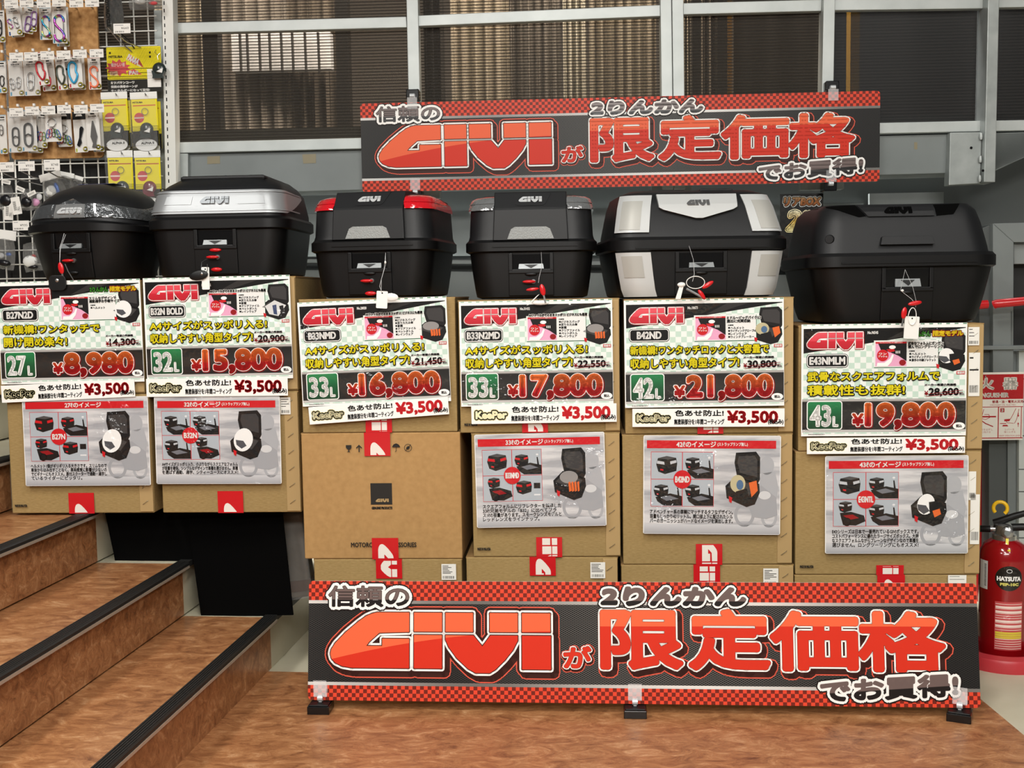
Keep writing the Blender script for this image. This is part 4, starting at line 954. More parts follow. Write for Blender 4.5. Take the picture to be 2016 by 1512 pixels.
def thumb(p, u0, v0, u1, v1, kind, z, acc):
    P = lambda pts: [(sx(u0 + a * (u1 - u0)), sy(v0 + b * (v1 - v0))) for a, b in pts]
    def case(x, y, s, z):
        Q = lambda pts: P([(x + a * s, y + b * s) for a, b in pts])
        p.poly(Q([(.08, .12), (.5, .0), (.95, .1), (1., .42), (.96, .82), (.42, 1.), (.1, .86), (0, .46)]), iDk, z)
        p.poly(Q([(.08, .12), (.5, .0), (.95, .1), (.55, .2)]), pr('#4a4949'), z + 1)
        if acc: p.poly(Q([(.05, .26), (.38, .32), (.40, .48), (.03, .42)]), acc, z + 1); p.poly(Q([(.66, .30), (.95, .22), (.97, .36), (.68, .46)]), acc, z + 1)
        p.poly(Q([(.2, .7), (.34, .73), (.34, .82), (.2, .79)]), iR, z + 1)
    if kind == 0: case(.16, .14, .68, z)
    elif kind == 1:
        case(.08, .18, .48, z + 3); p.poly(P([(.14, .66), (.62, .52), (1, .62), (1, .98), (.4, .98), (.2, .82)]), iDk, z); p.poly(P([(.3, .68), (.6, .6), (.9, .72), (.5, .8)]), pr('#6e7077'), z + 1); p.ell(sx(u0 + .86 * (u1 - u0)), sy(v0 + .2 * (v1 - v0)), .004, .003, iM3, z, 12); p.poly(P([(.84, .3), (.88, .3), (.92, .6), (.86, .6)]), iDk, z)
    elif kind == 2:
        case(.16, .06, .42, z + 3); p.poly(P([(.2, .5), (.55, .46), (.95, .6), (1, .82), (.7, .98), (.3, .96), (.24, .7)]), iDk, z); p.poly(P([(.3, .6), (.6, .56), (.8, .7), (.5, .76)]), iDR, z + 1); p.ring(sx(u0 + .42 * (u1 - u0)), sy(v0 + .84 * (v1 - v0)), .012, .012, .004, iK, z + 2, 18)
    else: case(.1, .2, .55, z); p.rect(sx(u0 + .72 * (u1 - u0)), sy(v0 + .52 * (v1 - v0)), sx(u0 + .94 * (u1 - u0)), sy(v0 + .3 * (v1 - v0)), iDk, z); p.rect(sx(u0 + .72 * (u1 - u0)), sy(v0 + .8 * (v1 - v0)), sx(u0 + .94 * (u1 - u0)), sy(v0 + .74 * (v1 - v0)), iM3, z)
def photo_sheet(plane_pts, d, label):
    M, wd, ht = quad_frame(plane_pts)
    rt = empty('photo_sheet', scaled(M, wd / SW, ht / SH), label, 'photo sheet', 'laminated photo sheets')
    p = Print()
    p.rrect(-SW / 2, -SH / 2, SW / 2, SH / 2, .005, PAPERG, 0); m2 = [(v[0], v[1]) for v in p.v]; p.prism(m2, -.0012, -.0001, PAPER)
    p.rect(sx(.005), sy(.995), sx(.995), sy(.005), SBG, 1); p.rect(sx(.005), sy(.995), sx(.995), sy(.90), SGR, 2)
    # faded rider at the right
    p.ell(sx(.90), sy(.30), .021, .026, iF2, 2); p.poly([(sx(a), sy(b)) for a, b in ((.86, .38), (.96, .36), (.985, .52), (.97, .66), (.92, .70), (.84, .56))], iF2, 2)
    p.poly([(sx(a), sy(b)) for a, b in ((.74, .62), (.86, .50), (.97, .62), (.98, .80), (.90, .84), (.80, .82))], iF1, 3); p.ell(sx(.885), sy(.60), .018, .012, iF3, 4); p.ring(sx(.74), sy(.80), .030, .034, .009, iF1, 2)
    p.ring(sx(.92), sy(.82), .024, .03, .008, iF2, 2)
    p.rect(sx(.025), sy(.13), sx(.965), sy(.05), iR, 3)
    p.rect(sx(.055), sy(.72), sx(.515), sy(.165), iR, 3)
    g = .003
    cells = [(.058, .170, .283, .440), (.288, .170, .512, .440), (.058, .446, .283, .716), (.288, .446, .512, .716)]
    p.build('sheet', rt)
    t = Print()
    for c, k in zip(cells, d['k']): t.rect(sx(c[0]), sy(c[3]), sx(c[2]), sy(c[1]), SPH, 4); thumb(t, *c, k, 5, d['acc'])
    open_case_s(t, .60, .16, .25, .56, d['pic'], 5)
    t.build('photographs', rt)
    t = Print()
    t.ell(sx(.285), sy(.443), .026, .026, iR, 11, 28); t.text(d['model'], (sx(.285) - .021, sy(.443) - .009, sx(.285) + .021, sy(.443) + .009), iW, 12, bold=.0008)
    if d['sub']: t.text(d['title'], (sx(.24), sy(.118), sx(.53), sy(.06)), iW, 4, bold=.0006, res=3); t.text('(ストラップランプ無し)', (sx(.54), sy(.112), sx(.76), sy(.068)), iW, 4, bold=.0003)
    else: t.text(d['title'], (sx(.34), sy(.118), sx(.63), sy(.06)), iW, 4, bold=.0006, res=3)
    for q, s in enumerate(d['txt']): t.text(s, (sx(.05), sy(.795 + q * .046), sx(.655), sy(.75 + q * .046)), iK, 4, bold=.0003, mode='line')
    t.build('lettering', rt); return rt
def open_case_s(t, u, v, w_, h_, kind, z):
    # the same printed picture, placed on a sheet
    k1 = SW / 867 * 867; q = Print(); x = 508.5 + sx(u) / CW * 867; y = 355 - sy(v) / CHT * 610
    open_case(t, x, y, w_ * SW / CW * 867, h_ * SH / CHT * 610, kind, z)
SIL_ = pr('#b9bcc0')
photo_sheet(on2('1b', (.016, .016, .02), (43, 783), (290.6, 780), (51.7, 957)), dict(title='27ℓのイメージ', sub=0, model='B27N', k=(0, 1, 2, 3), acc=iR, pic='helmet', txt=['ヘルメット1個がギリギリ入る大きさです。スリムなので', '車体からはみ出すことなく、車両感覚に影響が少ないの', 'でビギナーにもオススメ。原付スクーターで通勤・通学し', 'ているライダーにピッタリ。']), 'photo sheet titled 27 litres, on the far left carton')
photo_sheet(on2('2b', (.016, .016, .02), (303, 781), (550.5, 779.5), (297, 952.8)), dict(title='32ℓのイメージ', sub=1, model='B32N', k=(1, 1, 1, 2), acc=SIL_, pic='helmet', txt=['A4サイズがスッポリ入り、小ぶりながらスクエアなフォルム', 'が容量を確保。シンプルなデザインで車種を選びません。車種', 'を選ばず通勤、通学、シティーユースにオススメ!']), 'photo sheet titled 32 litres, above the black boards')
photo_sheet(on2('4b', (.012, .012, .02), (933.6, 856), (1189.6, 850), (933, 1039.5)), dict(title='33ℓのイメージ', sub=1, model='B33NMD', k=(0, 1, 2, 3), acc=iR, pic='gloves', txt=['スクエアフォルムにリフレクターを採用した', '33ℓ!兄弟モデルの「B32」に比べてプラ', 'ス1ℓの容量があります。スモークレンズモデルと', 'レッドレンズをラインナップ。']), 'photo sheet titled 33 litres, beside the plain printed carton')
photo_sheet(on2('5b', (.012, .012, .018), (1266.9, 857), (1537.7, 858), (1272, 1050.7)), dict(title='42ℓのイメージ', sub=1, model='B42ND', k=(0, 1, 1, 1), acc=SIL_, pic='load', txt=['アドベンチャー系の車輌にマッチするタフなデザイン。', '容量もしっかり42リットル。開口部上下に配されたシル', 'バーのガーニッシュがハードなイメージを演出します。']), 'photo sheet titled 42 litres, below the 21,800 yen card')
photo_sheet(on2('6b', (.012, .012, .018), (1624.6, 898), (1907, 896), (1628, 1090)), dict(title='43ℓのイメージ', sub=1, model='E43NTL', k=(0, 1, 2, 1), acc=SIL_, pic='helmet2', txt=['E43シリーズは日本で一番売れているGIVIボックスです。', 'コストパフォーマンスに優れたラージサイズボックス。大柄', 'なスクエアフォルムながらプレーンなデザインなので車種を', '選びません。ロングツーリングにもオススメ!']), 'photo sheet titled 43 litres, rightmost, below the 19,800 yen card')
# ------------------------------------------------------------------ top cases
NF, NC, NS = 12, 9, 12
HALF = NF + NC + NS + NC + NF
def perim(a, yf, yb, r):
    r = min(r, a * .98, (yb - yf) / 2 * .98); P = []
    for i in range(NF): P.append(((a - r) * i / NF, yf))
    for i in range(NC): t = rad(-90 + 90 * i / NC); P.append((a - r + r * math.cos(t), yf + r + r * math.sin(t)))
    for i in range(NS): P.append((a, yf + r + (yb - yf - 2 * r) * i / NS))
    for i in range(NC): t = rad(90 * i / NC); P.append((a - r + r * math.cos(t), yb - r + r * math.sin(t)))
    for i in range(NF + 1): P.append(((a - r) * (1 - i / NF), yb))
    return np.array(P)          # HALF+1 points from front centre to back centre
class Loft:
    def __init__(s, secs, warp=None):
        s.z = [q[0] for q in secs]; s.P = [perim(*q[1:5]) for q in secs]; s.warp = warp
    def pt(s, i, z, off=0.0):
        sg = -1 if i < 0 else 1; i = abs(i)
        def raw(i, z):
            i = min(max(i, 0), HALF); k0 = int(min(math.floor(i), HALF - 1)); f = i - k0
            j = 0
            while j < len(s.z) - 2 and z > s.z[j + 1]: j += 1
            t = min(max((z - s.z[j]) / max(s.z[j + 1] - s.z[j], 1e-9), 0), 1)
            A = s.P[j][k0] * (1 - f) + s.P[j][k0 + 1] * f; B = s.P[j + 1][k0] * (1 - f) + s.P[j + 1][k0 + 1] * f
            return A * (1 - t) + B * t
        p = raw(i, z)
        if off:
            d = raw(i + .2, z) - raw(i - .2, z); n = np.array([d[1], -d[0]]); n = n / max(np.linalg.norm(n), 1e-9); p = p + n * off
        v = Vector((sg * p[0], p[1], z))
        return s.warp(v) if s.warp else v
    def mesh(s, mb, m):
        n = 2 * HALF; vs = []; fs = []
        for z, P in zip(s.z, s.P):
            ring = [(x, y) for x, y in P] + [(-x, y) for x, y in P[1:-1][::-1]]
            vs += [(s.warp(Vector((x, y, z))) if s.warp else (x, y, z)) for x, y in ring]
        k = len(s.z)
        for j in range(k - 1):
            for i in range(n): fs.append((j * n + i, j * n + (i + 1) % n, (j + 1) * n + (i + 1) % n, (j + 1) * n + i))
        fs += [tuple(range(n))[::-1], tuple(range((k - 1) * n, k * n))]
        mb.add(vs, fs, m); return mb
    def patch(s, mb, i0, i1, zlo, zhi, m, off=.004, nz=4, step=1, thick=.006):
        """raised panel following the shell between perimeter stations i0..i1"""
        I = np.linspace(i0, i1, max(2, int(abs(i1 - i0) / step) + 1)); W_ = len(I); vs = []; fs = []
        f0 = zlo if callable(zlo) else (lambda i: zlo); f1 = zhi if callable(zhi) else (lambda i: zhi)
        for o in (off, off - thick):
            for j in range(nz + 1):
                for i in I: z = f0(i) + (f1(i) - f0(i)) * j / nz; vs.append(s.pt(i, z, o))
        B = W_ * (nz + 1)
        for j in range(nz):
            for q in range(W_ - 1): a = j * W_ + q; fs.append((a, a + 1, a + W_ + 1, a + W_))
        for q in range(W_ - 1): fs.append((q + 1, q, B + q, B + q + 1)); t = nz * W_ + q; fs.append((t, t + 1, B + t + 1, B + t))
        for j in range(nz): a = j * W_; fs.append((a, a + W_, B + a + W_, B + a)); a = j * W_ + W_ - 1; fs.append((a + W_, a, B + a, B + a + W_))
        return mb.add(vs, fs, m)
def decal(mb, bvh, polys, m, off=.002, thick=.004, grid=.012):
    """plates cut to (x,z) outlines laid on the front of a shell"""
    for pts in polys:
        bm = bmesh.new(); f = bm.faces.new([bm.verts.new((x, 0, z)) for x, z in pts]); f.normal_update()
        if f.normal.y > 0: bmesh.ops.reverse_faces(bm, faces=bm.faces[:])
        xs = [p[0] for p in pts]; zs = [p[1] for p in pts]
        for ax, lo, hi in ((0, min(xs), max(xs)), (2, min(zs), max(zs))):
            q = math.ceil(lo / grid) * grid
            while q < hi:
                nn = [0, 0, 0]; nn[ax] = 1; co = [0, 0, 0]; co[ax] = q
                bmesh.ops.bisect_plane(bm, geom=bm.verts[:] + bm.edges[:] + bm.faces[:], plane_co=co, plane_no=nn); q += grid
        bm.verts.ensure_lookup_table(); n = len(bm.verts); V = []; Bk = []
        for v in bm.verts:
            h = bvh.ray_cast(Vector((v.co.x, -1, v.co.z)), Vector((0, 1, 0)))
            y = h[0].y if h[0] else 0
            V.append((v.co.x, y - off, v.co.z)); Bk.append((v.co.x, y - off + thick, v.co.z))
        bm.verts.index_update()
        fs = [tuple(v.index for v in f.verts) for f in bm.faces]
        for e in bm.edges:
            if len(e.link_faces) == 1:
                l = e.link_loops[0]; a, b = l.vert.index, l.link_loop_next.vert.index; fs.append((b, a, n + a, n + b))
        mb.add(V + Bk, fs, m); bm.free()
def bvh_of(lofts):
    mb = MB()
    for l in lofts: l.mesh(mb, CASEB)
    return BVHTree.FromPolygons([Vector(v) for v in mb.v], mb.f)
def logo_polys(cx_, cz, w_): return [[(cx_ + (u - .5) * w_, cz + (v - .128) * w_) for u, v in p] for p in LOGO]
LENSD = mat('smoked_lens', '#5c5f61', 0.12, 0.6, coat=1.0, bump=(60, 0.8)); LENSR = mat('red_lens', '#c10f1c', 0.08, coat=1.0, bump=(40, 0.5))
LENSC = mat('clear_lens', '#8d8f90', 0.08, 0.55, coat=1.0, bump=(40, 0.6)); REFL = mat('reflector', '#8f9392', 0.4, bump=(300, 0.4))
SILB = mat('silver_band', '#9b9ea0', 0.42, 0.5); WSIL = mat('white_silver', '#c4c6c5', 0.4, 0.25); GSIL = mat('shade_silver', '#aeada7', 0.42, 0.25)
def ellipsoid(mb, c, r, m, T=None, n=16):
    vs = []; fs = []; k = 9
    for j in range(k + 1):
        t = math.pi * j / k
        for i in range(n): a = 2 * math.pi * i / n; vs.append((c[0] + r[0] * math.sin(t) * math.cos(a), c[1] + r[1] * math.sin(t) * math.sin(a), c[2] + r[2] * math.cos(t)))
    for j in range(k):
        for i in range(n): fs.append((j * n + i, (j + 1) * n + i, (j + 1) * n + (i + 1) % n, j * n + (i + 1) % n))
    return mb.add(vs, fs, m, T)
def latch(rt, bvh, zt, btn, key=True, second=True, w_=.052, h_=.042, plate='low', keyx=0.0, cx0=0.0):
    """recessed grip, maker's plate, push button and key below the rim; zt = top of the opening"""
    y = lambda x, z: bvh.ray_cast(Vector((x, -1, z)), Vector((0, 1, 0)))[0].y
    mb = MB(); yo = y(cx0, zt - h_) - .009; yi = y(cx0, zt) + .004
    for a, b, c, d in ((-w_ - .012, zt - h_ - .006, -w_, zt + .004), (w_, zt - h_ - .006, w_ + .012, zt + .004), (-w_ - .012, zt - h_ - .012, w_ + .012, zt - h_)):
        mb.box(cx0 + a, yo, b, cx0 + c, yi + .01, d, CASEB)
    decal(mb, bvh, [[(cx0 - w_ - .012, .008), (cx0 + w_ + .012, .008), (cx0 + w_ + .012, zt - h_ - .006), (cx0 - w_ - .012, zt - h_ - .006)]], CASEB, .006, .006)
    mb.build('latch_panel', rt, bevel=.002)
    mb = MB(); decal(mb, bvh, [[(cx0 - w_, zt - h_), (cx0 + w_, zt - h_), (cx0 + w_, zt), (cx0 - w_, zt)]], BLACKG, .001, .002); mb.build('grip_recess', rt)
    zp = zt - h_ + .001; mb = MB()
    ph = .014 if plate == 'low' else .022
    mb.add([(cx0 - .036, yo - .002, zp), (cx0 + .036, yo - .002, zp), (cx0 + .034, yo + .004, zp + ph), (cx0 - .034, yo + .004, zp + ph), (cx0 - .036, yo + .004, zp), (cx0 + .036, yo + .004, zp), (cx0 + .034, yo + .01, zp + ph), (cx0 - .034, yo + .01, zp + ph)], [(0, 1, 2, 3), (5, 4, 7, 6), (3, 2, 6, 7), (1, 0, 4, 5), (0, 3, 7, 4), (2, 1, 5, 6)], SILVER)
    pl = mb.build('maker_plate', rt)
    yy = lambda t: yo - .002 + .006 * t - .0006
    mb = MB(); mb.add([(cx0 - .02, yy(.85), zp + ph * .85), (cx0 + .02, yy(.85), zp + ph * .85), (cx0, yy(.1), zp + ph * .1)], [(0, 2, 1)], BLACKP); mb.build('plate_emblem', pl)
    zb = zt - h_ - .0145
    def oval(z, m, nm, rx=.018, rz=.0055):
        m2 = MB(); ellipsoid(m2, (cx0, y(cx0, z) - .007, z), (rx, .006, rz), m); m2.build(nm, rt, smooth=60)
    oval(zb, btn, 'push_button')
    if key:
        zk = zb - .021; yk = y(cx0, zk) - .006
        m2 = MB(); m2.lathe([(0, .004), (.0065, .004), (.0075, 0), (.0075, -.006)], STEEL, 18, Matrix.Translation((cx0 + .006, yk, zk)) @ Matrix.Rotation(rad(90), 4, 'X')); m2.build('lock', rt, smooth=50)
        m2 = MB(); ellipsoid(m2, (cx0 - .006, yk - .014, zk), (.019, .007, .0048), REDP); m2.build('key_head', rt, smooth=60)
        if second: oval(max(zk - .036, .009), btn if second is True else second, 'lower_button', .017, .0065)
def place(px, py, plane, back, zb, yaw, D):
    """matrix of a case whose rim front centre falls on pixel px,py"""
    q = plane.at(px, py, -back); a = -plane.a + rad(yaw); R = Matrix.Rotation(a, 4, 'Z'); c = Vector((q.x, q.y, 0)) + (R.to_3x3() @ Vector((0, D / 2, 0)))
    M = R.copy(); M.translation = Vector((c.x, c.y, zb)); return M
def shell(rt, W_, D, hb, hr, lid, kb=.82, rb=.06, mlid=None, rim_w=.011, warp=None, base_curve=1.0):
    """base, rim and lid; returns lofts"""
    a, d = W_ / 2 - rim_w, D / 2 - rim_w
    bs = []
    for t in (0, .04, .2, .5, .8, 1.0):
        k = kb + (1 - kb) * (t ** (.75 * base_curve)); rr = rb
        sh = .012 if t == 0 else 0
        bs.append((hb * t, a * k - sh, -d * (k * .5 + .5) + sh, d * (k * .6 + .4) - sh, rr))
    base = Loft(bs)
    rim = Loft([(hb - .004, a + rim_w * .4, -d - rim_w * .4, d + rim_w * .4, rb + .006), (hb, a + rim_w, -d - rim_w, d + rim_w, rb + .01), (hb + (hr) * .75, a + rim_w, -d - rim_w, d + rim_w, rb + .01), (hb + hr, a + rim_w * .3, -d - rim_w * .3, d + rim_w * .3, rb + .006)], warp)
    L = Loft(lid, warp)
    base.mesh(MB(), CASEB)
    mb = MB(); base.mesh(mb, CASEB); mb.build('base_shell', rt, smooth=38)
    mb = MB(); rim.mesh(mb, CASEB); mb.build('rim', rt, smooth=38)
    mb = MB(); L.mesh(mb, mlid or CASEL); mb.build('lid', rt, smooth=38)
    return base, rim, L
ZC = {k: FRONTS[k][0].translation.z + FRONTS[k][2] + .0025 for k in ('1a', '2a', '3a', '4a', '5a', '6a')}

# 1: small rounded case with a smoked lens wrapping the lid
rt = empty('top_case', place(134, 446, DL, .05, ZC['1a'], -7, .35), 'small rounded black top case with a smoked lens across the front, leftmost', 'top case', 'motorcycle top cases on the cartons')
w1 = lambda v: Vector((v.x, v.y, v.z - max(0, (v.z - .14)) * .35 * max(0, abs(v.x) / .2) ** 2))
a = .19
S = shell(rt, .385, .35, .148, .032, [(.178, .180, -.164, .164, .12), (.20, .179, -.163, .164, .12), (.235, .175, -.150, .160, .12), (.262, .164, -.122, .152, .11), (.282, .145, -.09, .14, .10), (.294, .112, -.055, .12, .08), (.299, .07, -.03, .09, .05)], .80, .12, warp=w1)
bv_ = bvh_of(S); L = S[2]
mb = MB(); zt_ = lambda i: .246 - .018 * min(1, abs(i) / 9) + .030 * max(0, (abs(i) - 9) / 22); zb_ = lambda i: .186 + .012 * min(1, max(0, (abs(i) - 9)) / 10)
L.patch(mb, -31, 31, zb_, zt_, LENSD, .004, 6); mb.build('smoked_lens', rt, smooth=50)
mb = MB(); L.patch(mb, -10, 10, .188, .229, mat('lens_centre', '#a0a2a2', 0.15, 0.6, coat=1.0, bump=(24, .5)), .0055, 4); mb.build('lens_centre', rt, smooth=50)
mb = MB(); decal(mb, bv_, logo_polys(0, .208, .075), CHROME, .010, .004); mb.build('emblem', rt)
mb = MB(); mb.box(-.055, -.02, .2995, .065, .045, .3007, mat('leaflet', '#4b4a6e', .4)); mb.box(-.045, -.012, .3007, .055, .037, .3011, PAPERG)
lf = mb.build('leaflet', None); lf.matrix_world = rt.matrix_world.copy(); tag(lf, 'dark blue leaflet lying on the lid of the leftmost case', 'leaflet')
latch(rt, bv_, .138, BLACKP, second=True)
M1 = rt.matrix_world.copy()

# 2: case with a broad silver band
rt = empty('top_case', place(421, 452, DL, .025, ZC['2a'], 0, .40), 'black top case with a broad silver band around the lid', 'top case', 'motorcycle top cases on the cartons')
S = shell(rt, .43, .40, .142, .034, [(.174, .20, -.188, .188, .055), (.19, .20, -.188, .188, .055), (.252, .188, -.168, .184, .06), (.275, .172, -.14, .178, .07), (.293, .15, -.11, .165, .07), (.302, .11, -.08, .13, .06)], .90, .06)
bv_ = bvh_of(S); L = S[2]
zlo = lambda i: .185 + .055 * max(0, (abs(i) - 20) / 10) ** 1.3; zhi = lambda i: .255 - .006 * max(0, (abs(i) - 20) / 10)
mb = MB(); L.patch(mb, -30, 30, zlo, zhi, SILB, .006, 6); mb.build('silver_band', rt, smooth=50)
mb = MB()
for sg in (-1, 1): L.patch(mb, sg * 13 if sg < 0 else 6, sg * 6 if sg < 0 else 13, .212, .236, SILB, .0075, 2, thick=.002)
L.patch(mb, -29, 29, .247, .2505, SILB, .0075, 1, thick=.003); L.patch(mb, -27, 27, .192, .1955, SILB, .0075, 1, thick=.003); mb.build('band_rib', rt, smooth=40)
mb = MB(); decal(mb, bv_, logo_polys(0, .224, .085), mat('emblem_grey', '#4d5052', .3, .7), .0115, .005); mb.build('emblem', rt)
mb = MB(); mb.box(-.13, -.105, .288, .13, .11, .3045, CASEL); mb.build('lid_pad', rt, bevel=.008)
latch(rt, bv_, .135, REDP)
M2 = rt.matrix_world.copy()

# 3, 4: twin square cases, red and clear corner lenses
def twin(px, key, yaw, lens, lab, low):
    rt = empty('top_case', place(px, 497, DISP, .03, ZC[key], yaw, .38), lab, 'top case', 'motorcycle top cases on the cartons')
    S = shell(rt, .378, .38, .135, .032, [(.164, .182, -.180, .182, .06), (.178, .178, -.176, .180, .06), (.248, .174, -.172, .178, .06), (.258, .173, -.170, .177, .06), (.285, .166, -.150, .17, .065), (.296, .148, -.118, .16, .07), (.301, .11, -.08, .13, .06)], .89, .06)
    bv_ = bvh_of(S); L = S[2]
    mb = MB(); ZF = (.166, .250, .256, .303); YF = (-.191, -.186, -.182, -.146); xh = .103; vs = []
    for z, y in zip(ZF, YF): vs += [(-xh - (.0 if z > .2 else .004), y, z), (xh + (.0 if z > .2 else .004), y, z)]
    vs += [(-xh, -.10, .307), (xh, -.10, .307), (-xh, .10, .308), (xh, .10, .308), (-xh, .14, .29), (xh, .14, .29)]
    k = len(vs) // 2; vs2 = [(x, y + .03 if j < 8 else y, z - .02) for j, (x, y, z) in enumerate(vs)]
    fs = [(2 * j, 2 * j + 1, 2 * j + 3, 2 * j + 2) for j in range(k - 1)]; o = len(vs)
    for j in range(k - 1): fs += [(2 * j + 2, o + 2 * j + 2, o + 2 * j, 2 * j), (2 * j + 1, o + 2 * j + 1, o + 2 * j + 3, 2 * j + 3)]
    mb.add(vs + vs2, fs, CASEL); mb.build('raised_panel', rt, bevel=.003)
    bv2 = BVHTree.FromPolygons([Vector(v) for v in mb.v], mb.f)
    mb = MB(); decal(mb, bv2, [[(-.066, .168), (.066, .168), (.055, .196), (.044, .202), (-.044, .202), (-.055, .196)]], REFL, .002, .003); mb.build('reflector', rt)
    mb = MB(); decal(mb, bv2, [[(-.06, .300), (.06, .300), (.043, .267), (.034, .262), (-.034, .262), (-.043, .267)]], CASEL, .0015, .003); mb.build('badge_plate', rt)
    mb = MB(); decal(mb, bv2, logo_polys(0, .2805, .066), CHROME, .0035, .003); mb.build('emblem', rt)
    for sg in (-1, 1):
        mb = MB(); L.patch(mb, sg * 11.2, sg * 33, .251, lambda i: .291 - .016 * max(0, (abs(i) - 20) / 13), lens, .007, 5, thick=.012); ln = mb.build('corner_lens', rt, smooth=50)
        mb = MB(); L.patch(mb, sg * 11.2, sg * 30, .270, .2725, lens, .009, 1, thick=.004); mb.build('lens_rib', ln, smooth=50)
    mb = MB(); S[1].patch(mb, -11, 13, .146, .150, CASEB, .003, 1, thick=.004); mb.build('rim_grip', rt)
    latch(rt, bv_, .125, BLACKP, second=low)
    return rt.matrix_world.copy()
M3 = twin(725, '3a', -6, LENSR, 'square black top case with red corner lenses', REDP)
M4 = twin(1045, '4a', 1, LENSC, 'square black top case with clear corner lenses', False)

# 5: case with silver corner guards
rt = empty('top_case', place(1382, 478, DISP, .03, ZC['5a'], 6.5, .40), 'black top case with silver corner guards and silver shield on the lid', 'top case', 'motorcycle top cases on the cartons')
S = shell(rt, .515, .40, .135, .036, [(.168, .241, -.186, .186, .05), (.182, .240, -.182, .186, .05), (.262, .224, -.142, .178, .05), (.294, .213, -.118, .165, .05), (.308, .178, -.08, .14, .04)], .90, .06)
bv_ = bvh_of(S); L = S[2]
for sg in (-1, 1):
    mb = MB(); L.patch(mb, sg * 9.3, sg * 18.5, .184, lambda i: .292, WSIL, .006, 6, thick=.012); g_ = mb.build('corner_guard', rt, smooth=30)
    mb = MB(); L.patch(mb, sg * 11.0, sg * 16.5, .192, .275, GSIL, .0078, 4, thick=.003); mb.build('guard_inset', g_, smooth=30)
    mb = MB(); S[0].patch(mb, sg * 9.3, sg * 17.5, lambda i: .004, .128, WSIL, .006, 6, thick=.012); g_ = mb.build('lower_guard', rt, smooth=30)
    mb = MB(); S[0].patch(mb, sg * 11.0, sg * 15.8, .058, .118, GSIL, .0078, 4, thick=.003); mb.build('guard_inset', g_, smooth=30)
mb = MB(); decal(mb, bv_, [[(-.115, .294), (.115, .294), (.112, .255), (.10, .248), (.01, .223), (-.01, .223), (-.10, .248), (-.112, .255)]], WSIL, .012, .014); sp = mb.build('shield_plate', rt, bevel=.0025)
mb = MB(); decal(mb, bv_, logo_polys(0, .268, .066), STEEL, .0145, .003); mb.build('emblem', sp)
mb = MB(); mb.box(.02, -.08, .30, .12, .08, .313, CASEL); mb.box(-.13, -.08, .30, -.02, .08, .3105, CASEL); mb.build('lid_pad', rt, bevel=.006)
mb = MB(); S[1].patch(mb, -12, 12, .138, .141, CASEB, .003, 1, thick=.004); mb.build('rim_grip', rt)
latch(rt, bv_, .125, BLACKP, key=False, w_=.062)
M5 = rt.matrix_world.copy()

# 6: large plain case
rt = empty('top_case', place(1790, 516, DISP, .02, ZC['6a'], 3.5, .43), 'large plain black top case, rightmost, with dark emblem', 'top case', 'motorcycle top cases on the cartons')
S = shell(rt, .535, .43, .158, .038, [(.194, .250, -.198, .198, .07), (.215, .248, -.192, .196, .07), (.28, .236, -.174, .185, .07), (.316, .224, -.158, .175, .06), (.333, .205, -.142, .16, .05)], .84, .07)
bv_ = bvh_of(S); L = S[2]
mb = MB(); decal(mb, bv_, [[(-.075, .218), (.075, .218), (.07, .238), (.066, .241), (-.066, .241), (-.07, .238)]], CASEL, .014, .016); mb.build('lid_ledge', rt, bevel=.003)
mb = MB(); decal(mb, bv_, [[(-.10, .298), (.085, .298), (.085, .330), (-.125, .330)]], CASEL, .005, .006); mb.build('top_band', rt, bevel=.002)
mb = MB(); decal(mb, bv_, [[(-.215, .330), (-.13, .332), (-.105, .300), (-.125, .297)]], BLKB, .002, .003); mb.build('dark_inset', rt); mb = MB(); decal(mb, bv_, [[(.09, .330), (.165, .332), (.14, .302), (.092, .298)]], BLKB, .002, .003); mb.build('dark_inset', rt)
mb = MB(); decal(mb, bv_, logo_polys(-.015, .315, .078), BLKB, .0075, .003); mb.build('emblem', rt)
mb = MB(); c = L.pt(-15, .236, .002); c2 = L.pt(-15, .236, .006); mb.lathe([(.0, .004), (.011, .004), (.013, 0), (.013, -.004)], CASEL, 20, frame(c, (L.pt(-14, .236) - L.pt(-16, .236)), (c2 - c))); mb.build('side_cap', rt, smooth=50)
mb = MB(); S[1].patch(mb, -12, 12, .166, .170, CASEB, .003, 1, thick=.004); mb.build('rim_grip', rt)
latch(rt, bv_, .150, BLACKP, key=False, plate='high', w_=.06, h_=.05)
M6 = rt.matrix_world.copy()

# ------------------------------------------------------------------ keys and tags hanging from the cases
def cam_frame(px, py, Y, rot=0):
    q = hit(px, py, Vector((0, Y, 0)), Vector((0, 1, 0))); M = frame(q, Vector((1, 0, 0)), Vector((0, -1, 0)))
    return (M @ Matrix.Rotation(rad(rot), 4, 'Z')), (q - CAMP).dot(FW) / FPX
def hang(name, px, py, Y, label, cat, rot=0, group=None):
    M, k = cam_frame(px, py, Y, rot); rt = empty(name, M @ Matrix.Scale(k, 4), label, cat, group); return rt     # local unit = one photo pixel
def tcard(rt, x0, y0, x1, y1, hole=True, nm='card', m=None):
    mb = MB(); p = Print(); p.rrect(x0, y0, x1, y1, 2, m or PAPER, 0); pts = [(v[0], v[1]) for v in p.v]; q = MB(); q.prism(pts, -.6, .6, m or PAPER)
    if hole: q.lathe([(0, .9), (1.5, .9), (1.6, .61)], BLACKG, 10, Matrix.Translation(((x0 + x1) / 2, y1 - 4, 0)))
    return q.build(nm, rt)
def thread(rt, pts, r=.45, m=None, nm='thread'):
    mb = MB(); mb.tube([(x, y, z) for x, y, z in pts], r, m or TWINE, 6); return mb.build(nm, rt, smooth=60)
